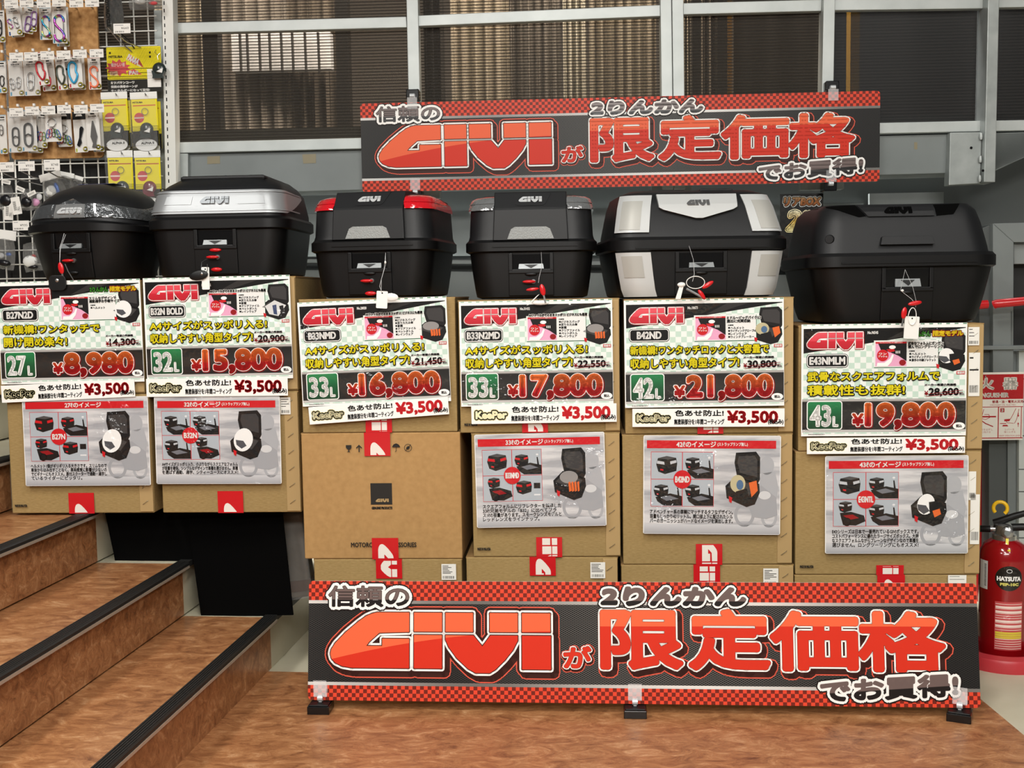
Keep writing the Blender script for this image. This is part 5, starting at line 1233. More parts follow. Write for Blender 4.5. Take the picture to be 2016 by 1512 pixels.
def keyshape(rt, x, y, rot, red=True, z=3):
    T = Matrix.Translation((x, y, z)) @ Matrix.Rotation(rad(rot), 4, 'Z')
    mb = MB(); ellipsoid(mb, (0, 0, 0), (5.5, 12, 2.2), REDP, T); o = mb.build('key_head', rt, smooth=60)
    mb = MB(); mb.box(-1.6, -26, -.6, 1.6, -9, .6, STEEL, T); mb.build('key_blade', rt)
t = hang('key_ring', 121, 522, 3.285, 'red key and black paddle hanging on a thread from the leftmost case', 'keys')
thread(t, [(-6, 64, -36), (-4, 40, -12), (-3, 10, 0), (-2, 0, 2)], .5); thread(t, [(-3, 62, -36), (-4, 30, -6), (-3, 8, 0)], .5)
keyshape(t, 0, -6, 10); mb = MB(); mb.tube([(8, 2, 2), (14, -12, 4), (24, -30, 4)], .9, STEEL, 6); mb.build('key_wire', t)
mb = MB(); p = Print(); p.rrect(-24, -50, 10, -20, 9, BLACKP); pts = [(v[0], v[1]) for v in p.v]; mb.prism(pts, 3, 8, BLACKP); ellipsoid(mb, (-7, -30, 8), (4, 4, 2), STEEL); mb.build('black_paddle', t, bevel=1)
t = hang('price_tag', 403, 540, 3.235, 'white tag and black paddle hanging at the silver-banded case', 'tag')
mb = MB(); mb.tube([(-4, 32, -40), (-8, 24, -10), (-6, 10, 2), (0, -2, 3), (6, 8, 2), (6, 20, 0)], .7, STEEL, 6); mb.build('key_wire', t, smooth=60)
tcard(t, -6, -30, 9, 14); mb = MB(); ellipsoid(mb, (-11, 0, 4), (19, 10, 2.5), BLACKP, Matrix.Rotation(rad(10), 4, 'Z')); ellipsoid(mb, (-4, 1, 6.5), (3, 3, 1.5), STEEL); mb.build('black_paddle', t, smooth=60)
t = hang('price_tag', 752, 590, 3.115, 'blank white tag hanging from the red-lens case', 'tag', rot=-4)
thread(t, [(-4, 94, -62), (-1, 60, -20), (-6, 26, 0), (-1, 16, 2)], .4); thread(t, [(-4, 94, -62), (1, 70, -30), (-3, 40, 0), (-2, 16, 2)], .4); mb = MB(); ellipsoid(mb, (0, 74, -30), (2, 3, 1.5), WHITEP); mb.build('bead', t)
tcard(t, -11, -17, 11, 17); mb = MB(); ellipsoid(mb, (18, 6, -2), (14, 8, 2.4), WHITEP); mb.build('grey_paddle', t, smooth=60)
t = hang('key_ring', 1060, 565, 3.11, 'red key with a grey tie hanging from the clear-lens case', 'keys')
thread(t, [(8, 70, -52), (8, 40, -24), (2, 20, 0), (0, 8, 2)], .4); keyshape(t, 8, -6, 12); mb = MB(); ellipsoid(mb, (-12, -3, -2), (13, 3.4, 3), REDP, Matrix.Rotation(rad(6), 4, 'Z')); mb.build('key_in_lock', t, smooth=60)
mb = MB(); mb.prism([(-2, -16), (2, -14), (-18, -34), (-24, -36)], 2, 4, WHITEP); ellipsoid(mb, (4, -31, 0), (18, 4.5, 3), WHITEP); mb.build('grey_tie', t)
t = hang('key_ring', 1375, 560, 3.07, 'two red keys on a white loop hanging from the silver-cornered case', 'keys')
mb = MB(); mb.tube([(-26 + 20 + 18 * math.cos(a_ * .314), 4 + 12 * math.sin(a_ * .314), 2) for a_ in range(20)], .9, WHITEP, 6, closed=True); mb.build('white_loop', t, smooth=60)
thread(t, [(-10, 78, -52), (-6, 50, -24), (-8, 20, 0), (-12, 6, 2)], .5)
mb = MB(); ellipsoid(mb, (0, 0, 0), (13, 4.5, 3), REDP, Matrix.Translation((18, -1, 3)) @ Matrix.Rotation(rad(32), 4, 'Z')); ellipsoid(mb, (0, 0, 0), (12, 4.2, 3), REDP, Matrix.Translation((6, -20, 3)) @ Matrix.Rotation(rad(-55), 4, 'Z')); mb.build('key_head', t, smooth=60)
mb = MB(); mb.prism([(-36, 2), (-28, 4), (-36, -28), (-46, -28)], 1, 4, WHITEP); ellipsoid(mb, (-34, 0, 3), (8, 5, 4), WHITEP); mb.build('white_tie', t)
mb = MB(); mb.tube([(-24, -8, 2), (12, -28, 2)], 2.4, SILVER, 8); mb.build('silver_bar', t)
t = hang('price_tag', 1797, 645, 3.03, 'blank white tag with two red keys hanging from the large plain case', 'tag', rot=-3)
mb = MB(); mb.tube([(-3 + 8 * math.cos(a_ * .314), 22 + 17 * math.sin(a_ * .314), 1 + .2 * a_ % 2) for a_ in range(20)], .9, WHITEP, 6, closed=True); mb.build('white_loop', t, smooth=60)
tcard(t, -17, -22, 12, 22); thread(t, [(-2, 115, -58), (-24, 72, -14), (-6, 56, 0), (2, 46, 2)], .45); thread(t, [(-2, 115, -58), (2, 80, -20), (4, 50, 0), (2, 40, 2)], .35); mb = MB(); ellipsoid(mb, (-24, 72, -3), (3, 2.5, 2), WHITEP); mb.build('bead', t)
mb = MB(); ellipsoid(mb, (0, 0, 0), (14, 4.6, 3), REDP, Matrix.Translation((0, 48, 3)) @ Matrix.Rotation(rad(12), 4, 'Z')); mb.build('key_head', t, smooth=60); keyshape(t, -20, 28, -6)
# ------------------------------------------------------------------ left rack: upright, wire grid, cork boards
def pos(px, py, off): return WALL.at(px, py, off)
def mount(name, px, py, off, label, cat, group=None, rot=0):
    """empty on the rack plane; one local unit = one photo pixel there; x right, y up, z towards the shopper"""
    q = pos(px, py, off); k = (q - CAMP).dot(FW) / FPX
    # undo the camera roll so that photo-vertical stays vertical
    M = frame(q, WALL.u, WALL.n) @ Matrix.Rotation(rad(rot), 4, 'Z') @ Matrix.Scale(k, 4)
    return empty(name, M, label, cat, group)
RW = mat('white_rack', '#dcdcd6', 0.4); WIRE = mat('white_wire', '#d6d6d0', 0.4)
up = empty('rack_upright', pos(329, 400, .05), 'white slotted steel upright at the right edge of the wire rack', 'upright')
mb = MB()
a, b = pos(317.5, -60, .05), pos(341, -60, .05); c, d = pos(345, 372, .05), pos(322, 372, .05)
inv = Matrix.Translation(-pos(329, 400, .05))
def q4(mb, pts, dep, m, T=None):
    b_ = [p - WALL.n * dep for p in pts]; mb.add(list(pts) + b_, [(3, 2, 1, 0), (4, 5, 6, 7), (0, 1, 5, 4), (1, 2, 6, 5), (2, 3, 7, 6), (3, 0, 4, 7)], m, T)
q4(mb, [pos(317, -60, .05), pos(339, -60, .05), pos(350, 560, .05), pos(329, 560, .05)], .05, RW, inv); mb.build('body', up, bevel=.002)
mb = MB()
for i in range(40):
    y = -12 + i * 14.6; x = 322.8 + y * .0265; q4(mb, [pos(x - 1, y, .0506), pos(x + 1, y, .0506), pos(x + 1.2, y + 7, .0506), pos(x - .8, y + 7, .0506)], .0004, BLACKG, inv)
mb.build('slots', up)
gr = empty('wire_grid', pos(150, 450, .03), 'white wire grid panel carrying the hanging packs at left', 'grid'); invg = Matrix.Translation(-pos(150, 450, .03))
K0 = pos(6, 400, .03); uu = WALL.u
gx0 = (pos(6, 400, .03) - WALL.p).dot(uu)
for i in range(-4, 12):
    x = gx0 + .05 * i; p = WALL.p + WALL.n * .03 + uu * x; mb = MB(); mb.tube([Vector((p.x, p.y, .95)), Vector((p.x, p.y, 2.25))], .0027, WIRE, 6, T=invg); mb.build('upright_wire', gr, smooth=60)
zg = pos(150, 322, .034).z
for j in range(-9, 16):
    z = zg + .05 * j; p0 = WALL.p + WALL.n * .0355 + uu * (gx0 - .2); p1 = WALL.p + WALL.n * .0355 + uu * ((pos(320, 300, .03) - WALL.p).dot(uu)); mb = MB(); mb.tube([Vector((p0.x, p0.y, z)), Vector((p1.x, p1.y, z))], .0024, WIRE, 6, T=invg); mb.build('cross_wire', gr, smooth=60)
mb = MB(); wquad(mb, [(-60, 322), (322, 312), (322, 560), (-60, 560)], -0.005, .01, mat('rack_back', '#0c0c0c', .8)); tag(mb.build('rack_back_panel'), 'black panel behind the lower half of the wire grid', 'panel')
mb = MB(); wquad(mb, [(303, 20), (318, 20), (326, 372), (311, 372)], 0.0, .03, GALV); tag(mb.build('steel_strip'), 'grey steel strip behind the yellow packs, left of the white upright', 'strip')
CORK = mat('cork_board', '#c79a63', .8, mott=(55, '#9a6c3a', .22))
def cork(l, r, b_, lab):
    mb = MB(); a1, a2 = pos(l, -70, .06), pos(r, -70, .06); c1 = pos(l, b_, .06); w_ = (a2 - a1).dot(uu); h = a1.z - c1.z
    M = frame(Vector((c1.x, c1.y, c1.z)), uu, WALL.n); p = Print(); p.rrect(0, 0, w_, h, .012, CORK); pts = [(v[0], v[1]) for v in p.v]; mb.prism(pts, -.012, 0, CORK)
    o = mb.build('cork_board', bevel=.0015); o.matrix_world = M; tag(o, lab, 'board', 'cork boards on the rack')
cork(-45, 17, 321, 'cork board cut by the left edge of the photo'); cork(22.5, 206, 314, 'cork board filled with three rows of carabiner packs')

# hooks: a rod running out of the board, a white tip and the price ticket beside it
TICK = mat('ticket', '#e8e6e0', .5)
def ticket_art(p, x0, y0, x1, y1, seed):
    r = random.Random(seed); h = y1 - y0; w_ = x1 - x0
    p.rect(x0 + .08 * w_, y1 - .2 * h, x0 + (.3 + .3 * r.random()) * w_, y1 - .14 * h, iM1, 1); p.text('¥' + str(r.choice((660, 748, 748, 880, 935))), (x0 + .45 * w_, y0 + .42 * h, x0 + .9 * w_, y0 + .66 * h), iDk, 1)
    for q in range(12): xx = x0 + (.1 + .045 * q) * w_; p.rect(xx, y0 + .1 * h, xx + (.01 + .025 * r.random()) * w_, y0 + .26 * h, iDk, 1)
def ordinal(i): return ('first', 'second', 'third', 'fourth', 'fifth', 'sixth', 'seventh')[i]
def hook(tx, ty, bx, by, rowname, i, tick=True):
    h = mount('display_hook', bx, by, .061, '%s hook with price ticket from the left in the %s row on the cork boards' % (ordinal(i), rowname), 'hook', 'hooks on the cork boards')
    T0 = h.matrix_world.inverted(); e = T0 @ pos(tx, ty, .17); s_ = T0 @ pos(bx, by, .062)
    mb = MB(); mb.tube([s_, e], 1.35, STEEL, 8); mb.build('rod', h, smooth=60)
    mb = MB(); mb.prism([(-2.2, -1.5), (2.2, -1.5), (2.2, 3), (-2.2, 3)], -2, 1.5, WHITEP, Matrix.Translation(e)); mb.build('tip', h)
    if tick:
        t = T0 @ pos(tx + 28, ty + 10, .165); p = Print(); p.rect(-13.5, -8, 13.5, 8, TICK); p.prism([(-13.5, -8), (13.5, -8), (13.5, 8), (-13.5, 8)], -.6, -.05, TICK); ticket_art(p, -13.5, -8, 13.5, 8, tx)
        o = p.build('price_ticket', h); o.location = t
rows = (('top', [(-6, -2, 25, 19), (24, -4, 58, 22), (58, -3, 88, 19), (88, -6, 117, 15), (122, -4, 152, 18), (153, -5, 184, 17)]),
        ('middle', [(4, 102, 32, 124), (33, 101, 62, 123), (65, 99, 77, 112), (97, 98, 118, 119), (129, 96, 148, 116), (162, 95, 186, 118)]),
        ('bottom', [(4, 211, 32, 227), (35, 208, 58, 225), (67, 207, 86, 222), (98, 205, 109, 215), (131, 205, 155, 225), (163, 203, 188, 222)]))
for nm, L_ in rows:
    for i, q in enumerate(L_): hook(*q, nm, i)

# packs
CARDW = mat('pack_card', '#dfddd8', .5); BADGE = pr('#17150f'); BADGEY = pr('#e3d23a')
def loop_path(kind, s):
    if kind == 'D': return [(-6, 14), (-2, 20), (4, 20), (9, 14), (7, 2), (9, -6), (3, -18), (-3, -18), (-8, -2)]
    if kind == 'S': return [(8, 10), (7, 17), (0, 21), (-7, 17), (-8, 9), (-4, 2), (4, -6), (8, -13), (6, -20), (-1, -23), (-8, -19), (-9, -12)]
    return [(6, 15), (0, 19), (-6, 15), (-7, 0), (-6, -15), (0, -20), (6, -15), (7, 0)]
def smooth_path(P, closed, n=4):
    Q = []; k = len(P)
    for i in range(k if closed else k - 1):
        p0, p1, p2, p3 = P[(i - 1) % k if closed else max(i - 1, 0)], P[i], P[(i + 1) % k], P[(i + 2) % k if closed else min(i + 2, k - 1)]
        for j in range(n):
            t = j / n; Q.append(tuple(.5 * (2 * b + (c - a) * t + (2 * a - 5 * b + 4 * c - d) * t * t + (3 * b - a - 3 * c + d) * t ** 3) for a, b, c, d in zip(p0, p1, p2, p3)))
    if not closed: Q.append(P[-1])
    return Q
RAIN = None
def m_rain():
    m = mat('rainbow_metal', '#8a4fb0', .2, .8); N, L, b = nodes_of(m); tc, x, y, z = obj_xyz(N, L)
    f = math_node(N, L, 'FRACT', math_node(N, L, 'ADD', math_node(N, L, 'MULTIPLY', y, .035), math_node(N, L, 'MULTIPLY', x, .06)))
    L.new(ramp(N, L, f, [(0, '#d8d23c'), (.25, '#8d3fa6'), (.45, '#c653a0'), (.65, '#3a57c4'), (.85, '#35c4c4'), (1, '#d8d23c')]), b.inputs['Base Color']); return m
RAIN = m_rain()
cm_ = lambda n, c: mat(n, c, .25, .25)
def pack(px, py, w_, h, rot, off, items, lab, strip='#4b9fc4', bag=False, name='carabiner_pack', head=None, title=True):
    """px,py = top centre in the photo; items: (kind, dx, dy, scale, material, tilt)"""
    r = mount(name, px, py, off, lab, 'pack', None, rot)
    p = Print(); p.rrect(-w_ / 2, -h, w_ / 2, 0, 1.6, CARDW); p.prism([(v[0], v[1]) for v in p.v], -.9, -.05, CARDW)
    p.rrect(-4.5, -6.2, 4.5, -3.6, 1.2, BADGE, 1); st = pr(strip)
    p.rect(-w_ / 2 + 1, -1.4, w_ / 2 - 1, -.3, st, 1); p.rect(-w_ / 2 + 1.5, -h + 1, -w_ / 2 + 4.5, -h + 8, st, 1)
    if title: p.text('S-BINER' if items and items[0][0] == 'S' else 'BINER', (-w_ * .3, -11.5, w_ * .3, -8.3), iDk, 1, bold=.15); p.rect(-w_ * .36, -13.6, w_ * .36, -13, iM1, 1)
    c = (w_ / 2 - 5, -h + 6); p.ell(*c, 5.2, 5.2, BADGE, 2, 20); p.ring(c[0], c[1], 4.4, 4.4, .8, BADGEY, 3, 20); p.rect(c[0] - 3.2, c[1] - 1, c[0] + 1.6, c[1] + 1.4, iW, 3)
    p.build('backing_card', r)
    if head: mb = MB(); mb.prism([(-w_ / 2, -13), (w_ / 2, -13), (w_ / 2, 2), (-w_ / 2, 2)], .4, 1.2, BLACKP); mb.prism([(-7, -7), (7, -7), (5, -3), (-5, -3)], 1.2, 1.4, CARDW); mb.build('header', r)
    for kind, dx, dy, s, m, tilt in items:
        T = Matrix.Translation((dx, dy, 3)) @ Matrix.Rotation(rad(tilt), 4, 'Z') @ Matrix.Scale(s, 4); mb = MB()
        if kind == 'tool': mb.prism([(-7, -8), (-3, -22), (-6, -30), (5, -30), (3, -22), (7, -8), (4, 10), (1, 24), (-1, 24), (-4, 10)], -1, 1, m, T)
        elif kind == 'key': mb.prism([(-5, -22), (1, -24), (5, -14), (2, -6), (5, 18), (2, 22), (-2, 22), (-4, 16), (-2, -4)], -1.4, 1.4, m, T)
        elif kind == 'ring': mb.tube([(8 * math.cos(a * .4), 8 * math.sin(a * .4), 0) for a in range(16)], .9, m, 8, closed=True, T=T)
        else:
            cl = kind != 'S'; P = smooth_path([(x, y, 0) for x, y in loop_path(kind, s)], cl); mb.tube(P, 2.1 if kind != 'O' else 1.8, m, 8, closed=cl, T=T)
        o = mb.build('multi_tool' if kind in ('tool', 'key') else 'split_ring' if kind == 'ring' else 'carabiner', r, smooth=50)
        if kind in ('S', 'D', 'O'):
            mb = MB()
            if kind == 'S': mb.tube([(-8, 8, 1), (-8.6, -10, 1)], .8, STEEL, 6, T=T); mb.tube([(8, 8, 1), (7.6, -10, 1)], .8, STEEL, 6, T=T)
            elif kind == 'D': mb.tube([(8.6, 12, 1), (7.6, -4, 1)], .8, STEEL, 6, T=T)
            else: mb.tube([(-6, -2, 1), (0, 1, 1), (6, -2, 1)], 1.4, m, 6, T=T)
            mb.build('gate', o, smooth=50)
    if bag:
        mb = MB(); rr = random.Random(px); vs = []; fs = []; nx, ny = 6, 9
        for j in range(ny + 1):
            for i in range(nx + 1): vs.append((-w_ / 2 - 1 + (w_ + 2) * i / nx, 1 - (h + 3) * j / ny, 5 + rr.uniform(-1.8, 1.8) + 2.5 * math.sin(i / nx * math.pi)))
        for j in range(ny):
            for i in range(nx): a = j * (nx + 1) + i; fs.append((a, a + nx + 1, a + nx + 2, a + 1))
        mb.add(vs, fs, FILM); mb.build('clear_bag', r)
    return r
REDC, PINK, OLV, SKY, ORG, BLKC, PUR, GRYC, TAN = cm_('red_alu', '#b8202c'), cm_('pink_alu', '#d8434e'), cm_('olive_alu', '#3a4034'), cm_('sky_alu', '#2f9fd0'), mat('orange_plastic', '#f07a52', .35), cm_('black_alu', '#1b1b1e'), cm_('purple_alu', '#7d5b92'), cm_('grey_tool', '#6a6866'), cm_('blue_alu', '#2a5fb0')
GRN = cm_('green_alu', '#5a8a34')
pack(1, 20, 14, 62, 0, .075, [('O', -4, -34, .8, BLKC, 0)], 'narrow grey pack cut by the left edge of the photo in the top row', '#c9c9c9')
pack(31, 14, 26, 58, 2, .085, [], 'blank-faced pack hanging behind the twin small carabiner pack in the top row', title=False)
pack(24, 12, 28, 57, 4, .115, [('S', -7, -34, .42, RAIN, 12), ('S', 5, -33, .48, STEEL, 15)], 'white pack with two tiny carabiners, top row of the cork board', '#3f62b0')
pack(60, 15, 27, 50, -13, .10, [('O', 2, -32, .75, PUR, 0)], 'tilted pack with a purple-grey loop carabiner in the top row')
pack(70, 3, 10, 58, -6, .13, [('O', 0, -34, .72, PUR, 0), ], 'edge-on pack with a purple carabiner, top row', title=False)
pack(88, 15, 25, 62, 0, .095, [('S', 2, -36, .88, RAIN, 0)], 'pack with a yellow and violet double-gated carabiner, top row')
pack(121, 14, 26, 76, 0, .085, [], 'pack hanging behind the big rainbow carabiner pack', title=False)
pack(115, 10, 29, 74, 0, .125, [('S', 1, -44, 1.12, RAIN, 0)], 'pack with the big rainbow double-gated carabiner, top row')
pack(3, 120, 16, 62, 0, .08, [('D', 0, -40, .5, BLKC, 0)], 'narrow pack cut by the left edge of the photo, middle row')
pack(29, 117, 29, 71, 1, .10, [('O', -7, -48, .55, STEEL, 10), ('O', 6, -46, .55, STEEL, -6)], 'clear bag with two small steel carabiners, middle row', bag=True)
pack(60, 117, 32, 70, 1, .10, [('O', -1, -43, .85, STEEL, -4)], 'clear bag with one steel loop carabiner, middle row', bag=True)
pack(92, 115, 27, 63, 3, .085, [('D', -4, -38, .8, PINK, 20)], 'pack with a pinkish red carabiner, half hidden in the middle row', '#c4303c')
pack(76, 103, 22, 64, 8, .13, [('D', -2, -37, .86, REDC, 8)], 'pack with a red D-shaped carabiner in front, middle row', '#c4303c')
pack(127, 113, 22, 63, 3, .085, [('D', 2, -40, .8, BLKC, 0)], 'pack mostly hidden behind the dark olive carabiner pack', '#c4303c')
pack(116, 110, 19, 66, 5, .12, [('D', -1, -38, .86, OLV, 6)], 'pack with a dark olive carabiner, middle row', '#c4303c')
pack(152, 113, 27, 63, 1, .085, [], 'plain pack behind the sky blue carabiner pack', '#c4303c', title=False)
pack(146, 110, 28, 62, 1, .12, [('D', -4, -33, .98, SKY, 6)], 'pack with a sky blue carabiner, middle row', '#c4303c')
pack(184, 113, 25, 62, 1, .10, [('S', 0, -37, .9, ORG, 0)], 'pack with an orange double-gated carabiner, middle row', '#c4303c')
pack(4, 226, 15, 76, 0, .085, [('O', -2, -30, .5, GRYC, 0)], 'narrow white pack cut by the left edge of the photo, bottom row')
pack(27, 219, 27, 80, 0, .095, [('O', 3, -50, .9, BLKC, 0)], 'white pack with a small black loop carabiner, bottom row', bag=True)
pack(66, 214, 30, 86, 0, .085, [('O', 0, -50, 1, BLKC, 0)], 'pack behind the large black loop carabiner, bottom row')
pack(55, 217, 31, 80, 0, .12, [('O', 0, -48, 1.12, BLKC, 0)], 'white pack with a large black loop carabiner, bottom row', bag=True)
multi = lambda dx, dy: [('ring', dx, dy, 1, STEEL, 0)] + [('O', dx + x, dy - 18 - abs(x) * .3, .42, m, x * 1.6) for x, m in ((-9, TAN), (-4, REDC), (2, BLKC), (7, GRN), (12, TAN))]
pack(84, 222, 26, 68, -6, .09, [('O', x, -46, .42, m, x) for x, m in ((-6, TAN), (0, REDC), (6, GRN))], 'pack with small coloured clips half hidden at left in the bottom row', '#e3e3e0')
pack(125, 222, 28, 66, 1, .09, multi(-2, -32), 'second key-ring pack with coloured clips, behind the front one', '#e3e3e0', head=1, title=False)
pack(103, 210, 33, 68, 1, .125, multi(-2, -32), 'front key-ring pack with coloured clips and black header', '#e3e3e0', head=1, title=False)
pack(155, 222, 26, 77, 2, .10, [('key', 1, -46, .85, BLKC, -12)], 'pack with a black knife-like carabiner tool, bottom row', '#b9c43a', head=1, title=False)
pack(190, 220, 22, 78, 1, .085, [], 'pack behind the grey multi-tool pack, bottom row', title=False)
pack(181, 219, 27, 76, 1, .12, [('tool', 2, -42, .95, GRYC, 2)], 'pack with a grey key-shaped multi-tool, bottom row', '#e3e3e0')

# yellow horn key rings
YEL = pr('#efdf1b'); YRED = pr('#c94b4f'); HORN = mat('horn_green', '#26302d', .25, coat=.3); HORNR = mat('horn_red', '#6e2a33', .25, coat=.3)
def horn(r, x, y, s, m, z=5, parent_name='horn_charm'):
    T = Matrix.Translation((x, y, z)) @ Matrix.Scale(s, 4); mb = MB()
    mb.lathe([(0, 4), (7, 3.4), (11.5, 1), (13, -3), (11, -6), (0, -6)], m, 28, T); mb.prism([(-13, -3), (-11, -12), (-12, -17), (10, -17), (8, -11), (12, -4)], -4, 2, m, T)
    o = mb.build(parent_name, r, smooth=45)
    mb = MB(); mb.prism([(-3, -5), (10, 1), (8, -8)], 4, 4.6, WHITEP, T); mb.build('emblem', o); return o
def ypack(px, py, w_, h, off, lab, hm, rot=0, behind_=False):
    r = mount('horn_key_ring_pack', px, py, off, lab, 'pack', None, rot)
    p = Print(); p.rect(-w_ / 2, -h, w_ / 2, 0, YEL); p.prism([(-w_ / 2, -h), (w_ / 2, -h), (w_ / 2, 0), (-w_ / 2, 0)], -.8, -.05, YEL)
    p.rect(-w_ / 2, -h, w_ / 2, -h * .68, BADGE, 1)
    for q in range(4): p.rect(-w_ / 2, -h * .665 + q * 2.4, w_ / 2, -h * .665 + q * 2.4 + .8, BADGE, 1)
    p.text('MITSUBA', (-w_ * .45, -9, -w_ * .05, -5.5), BADGE, 1, bold=.25); p.rrect(-w_ * .44, -14.5, w_ * .44, -12.3, 1, pr('#d0602c'), 1)
    p.ell(-w_ * .22, -37, 10, 10, YRED, 1, 22); p.rect(-w_ * .22 - 9.6, -38.5, -w_ * .22 + 9.6, -35.5, iFl, 2)
    p.text('ALPHA II', (-w_ * .2, -h + 3, w_ * .3, -h + 8), BADGE, 3, bold=.3); p.ell(0, -h + 2, w_ * .42, 12, iLg, 2, 24)
    p.build('backing_card', r)
    if behind_: return r
    mb = MB(); mb.box(-w_ / 2 - 1, -1, .3, w_ / 2 + 1, 12.5, 1.2, PAPER); mb.build('header', r)
    mb = MB(); mb.tube([(2 + 6.5 * math.cos(a * .45), -26 + 6.5 * math.sin(a * .45), 4) for a in range(14)], .7, STEEL, 6, closed=True); mb.build('split_ring', r, smooth=60)
    horn(r, 3, -60, 1.02, hm)
    mb = MB(); rr = random.Random(px); vs = []; fs = []; nx, ny = 7, 12
    for j in range(ny + 1):
        for i in range(nx + 1): vs.append((-w_ / 2 - 1 + (w_ + 2) * i / nx, 2 - (h + 4) * j / ny, 10 + rr.uniform(-2.2, 2.2) + 5 * math.sin(i / nx * math.pi) * math.sin(j / ny * math.pi) ** .5))
    for j in range(ny):
        for i in range(nx): a = j * (nx + 1) + i; fs.append((a, a + nx + 1, a + nx + 2, a + 1))
    mb.add(vs, fs, FILM); mb.build('clear_bag', r, smooth=25)
    mb = MB(); mb.tube([(1, 22, -18), (2, 17, -10), (3, 10, 0), (8, 5, 9)], 1.3, STEEL, 8); mb.build('hook', r, smooth=60); return r
ypack(233, 198, 48, 92, .062, 'yellow pack peeking out behind the upper left horn key ring', HORN, behind_=True)
ypack(291, 200, 50, 92, .062, 'yellow pack peeking out behind the upper right horn key ring', HORN, behind_=True)
ypack(225, 194, 51, 92, .085, 'upper left yellow pack with a dark green horn key ring', HORN, 1)
ypack(283, 194, 52, 92, .085, 'upper right yellow pack with a dark green horn key ring', HORN, 1)
ypack(236, 309, 50, 92, .08, 'lower left yellow pack with a dark green horn key ring', HORN)
ypack(290, 309, 51, 92, .08, 'lower right yellow pack with a dark red horn key ring', HORNR)
# yellow header board with a sample
r = mount('product_board', 262, 92, .07, 'yellow and black board for the horn key rings, with a sample hanging at its corner', 'board')
p = Print(); p.rrect(-54, -88, 55, 0, 2.5, BADGE); p.prism([(v[0], v[1]) for v in p.v], -1, -.05, BADGE); p.rrect(-54, -63, 55, 0, 2.5, YEL, 1)
for q in range(4): p.rect(-54, -62 + q * (3.4 + q), 55, -62 + q * (3.4 + q) + 1.1, BADGE, 2)
for x, y in ((-47, -11), (33, -12), (33, -20)): p.ell(x, y, 2, 2.4, BADGE, 2, 12)
p.text('MITSUBA', (-50, -21, -22, -16), BADGE, 2, bold=.3)
p.poly([(-14, -21), (-7, -13), (0, -24), (9, -23), (12, -26), (20, -42), (8, -33), (4, -36), (-6, -30)], YRED, 2); p.text('PAAAA…', (-14, -33, 18, -20), iW, 3, bold=.5, rot=-.5)
p.poly([(-12, -47), (0, -43), (16, -54), (-12, -54)], YRED, 2); p.text('PA!!', (-10, -54, 8, -46), iW, 3, bold=.5)
st = [(-32 + (22 + (4 if q % 2 else -3)) * math.cos(q * .285), -40 + (13 + (4 if q % 2 else -2)) * math.sin(q * .285)) for q in range(22)]
p.poly(st, YRED, 2); p.text('スマホで', (-48, -53, -34, -47), iFl, 3); p.rrect(-49, -55, -33, -46, 1, pr('#efd9a0'), 2); p.text('聴こう!', (-47, -53, -35, -48), iDR, 4); p.text('懐かしい音', (-46, -38, -18, -30), iFl, 3, bold=.2)
for q, s in enumerate(('ミツバサンコーワ', '伝統の渦巻ホーンが', 'キーホルダーになって登場!')): p.text(s, (-48, -71.5 - q * 7.6, -48 + (48, 54, 78)[q], -66 - q * 7.6), iW, 2, bold=.35)
p.rect(26, -79, 53, -44, TICK, 3); ticket_art(p, 26, -60, 53, -45, 5); ticket_art(p, 26, -78, 53, -62, 6)
p.build('board', r)
mb = MB(); mb.tube([(46, -7, 1), (44, -12, 4), (50, -18, 6), (55, -14, 4), (50, -20, 6), (51, -28, 6)], .6, STEEL, 6); mb.build('chain', r, smooth=60); horn(r, 52, -46, 1.05, HORN, 8, 'horn_sample')
mb = MB(); mb.tube([(-32, 28, 40), (-20, 8, 25), (-2, -10, 4)], 1.2, STEEL, 8); mb.tube([(-12, 20, 40), (0, 8, 20), (3, -4, 2)], 1.2, BLKC, 8); mb.build('hook', r, smooth=60)

# tickets standing free on long hooks, silver bags and bagged key charms
def sign(px, py, w_, h, off, lab, seed, rod=None):
    r = mount('ticket_hook', px, py, off, lab, 'hook', 'price tickets on the wire grid')
    p = Print(); p.rect(-w_ / 2, -h / 2, w_ / 2, h / 2, TICK); p.prism([(-w_ / 2, -h / 2), (w_ / 2, -h / 2), (w_ / 2, h / 2), (-w_ / 2, h / 2)], -.6, -.05, TICK); ticket_art(p, -w_ / 2, -h / 2, w_ / 2, h / 2, seed); p.build('price_ticket', r)
    mb = MB(); dz = -(off - .04) / ((pos(px, py, off) - CAMP).dot(FW) / FPX)
    ex, ey = rod or (30, -28); mb.tube([(-w_ * .35, -h / 2, -1), (-w_ * .2, -h / 2 - 8, dz * .4), (ex, ey, dz)], 1.3, STEEL, 8); mb.build('rod', r, smooth=60); return r
sign(13, 329, 29, 19, .20, 'white price ticket in the lower left, leftmost above the key charms', 11)
sign(52, 327, 33, 19, .20, 'white price ticket above the hanging key charms, second from left', 12)
sign(102, 325, 32, 21, .20, 'white price ticket just above the white bag header', 13)
sign(41, 444, 33, 19, .20, 'white price ticket low at the left, beside the leftmost case', 14)
sign(240, 56, 34, 19, .20, 'white price ticket under the silver bag, above the yellow board', 15, (14, -22))
SILV = mat('silver_foil', '#b9bbbb', .22, .8, bump=(90, .9)); BAGP = mat('milky_bag', '#dcdcd8', .14, alpha=.34, bump=(80, .9))
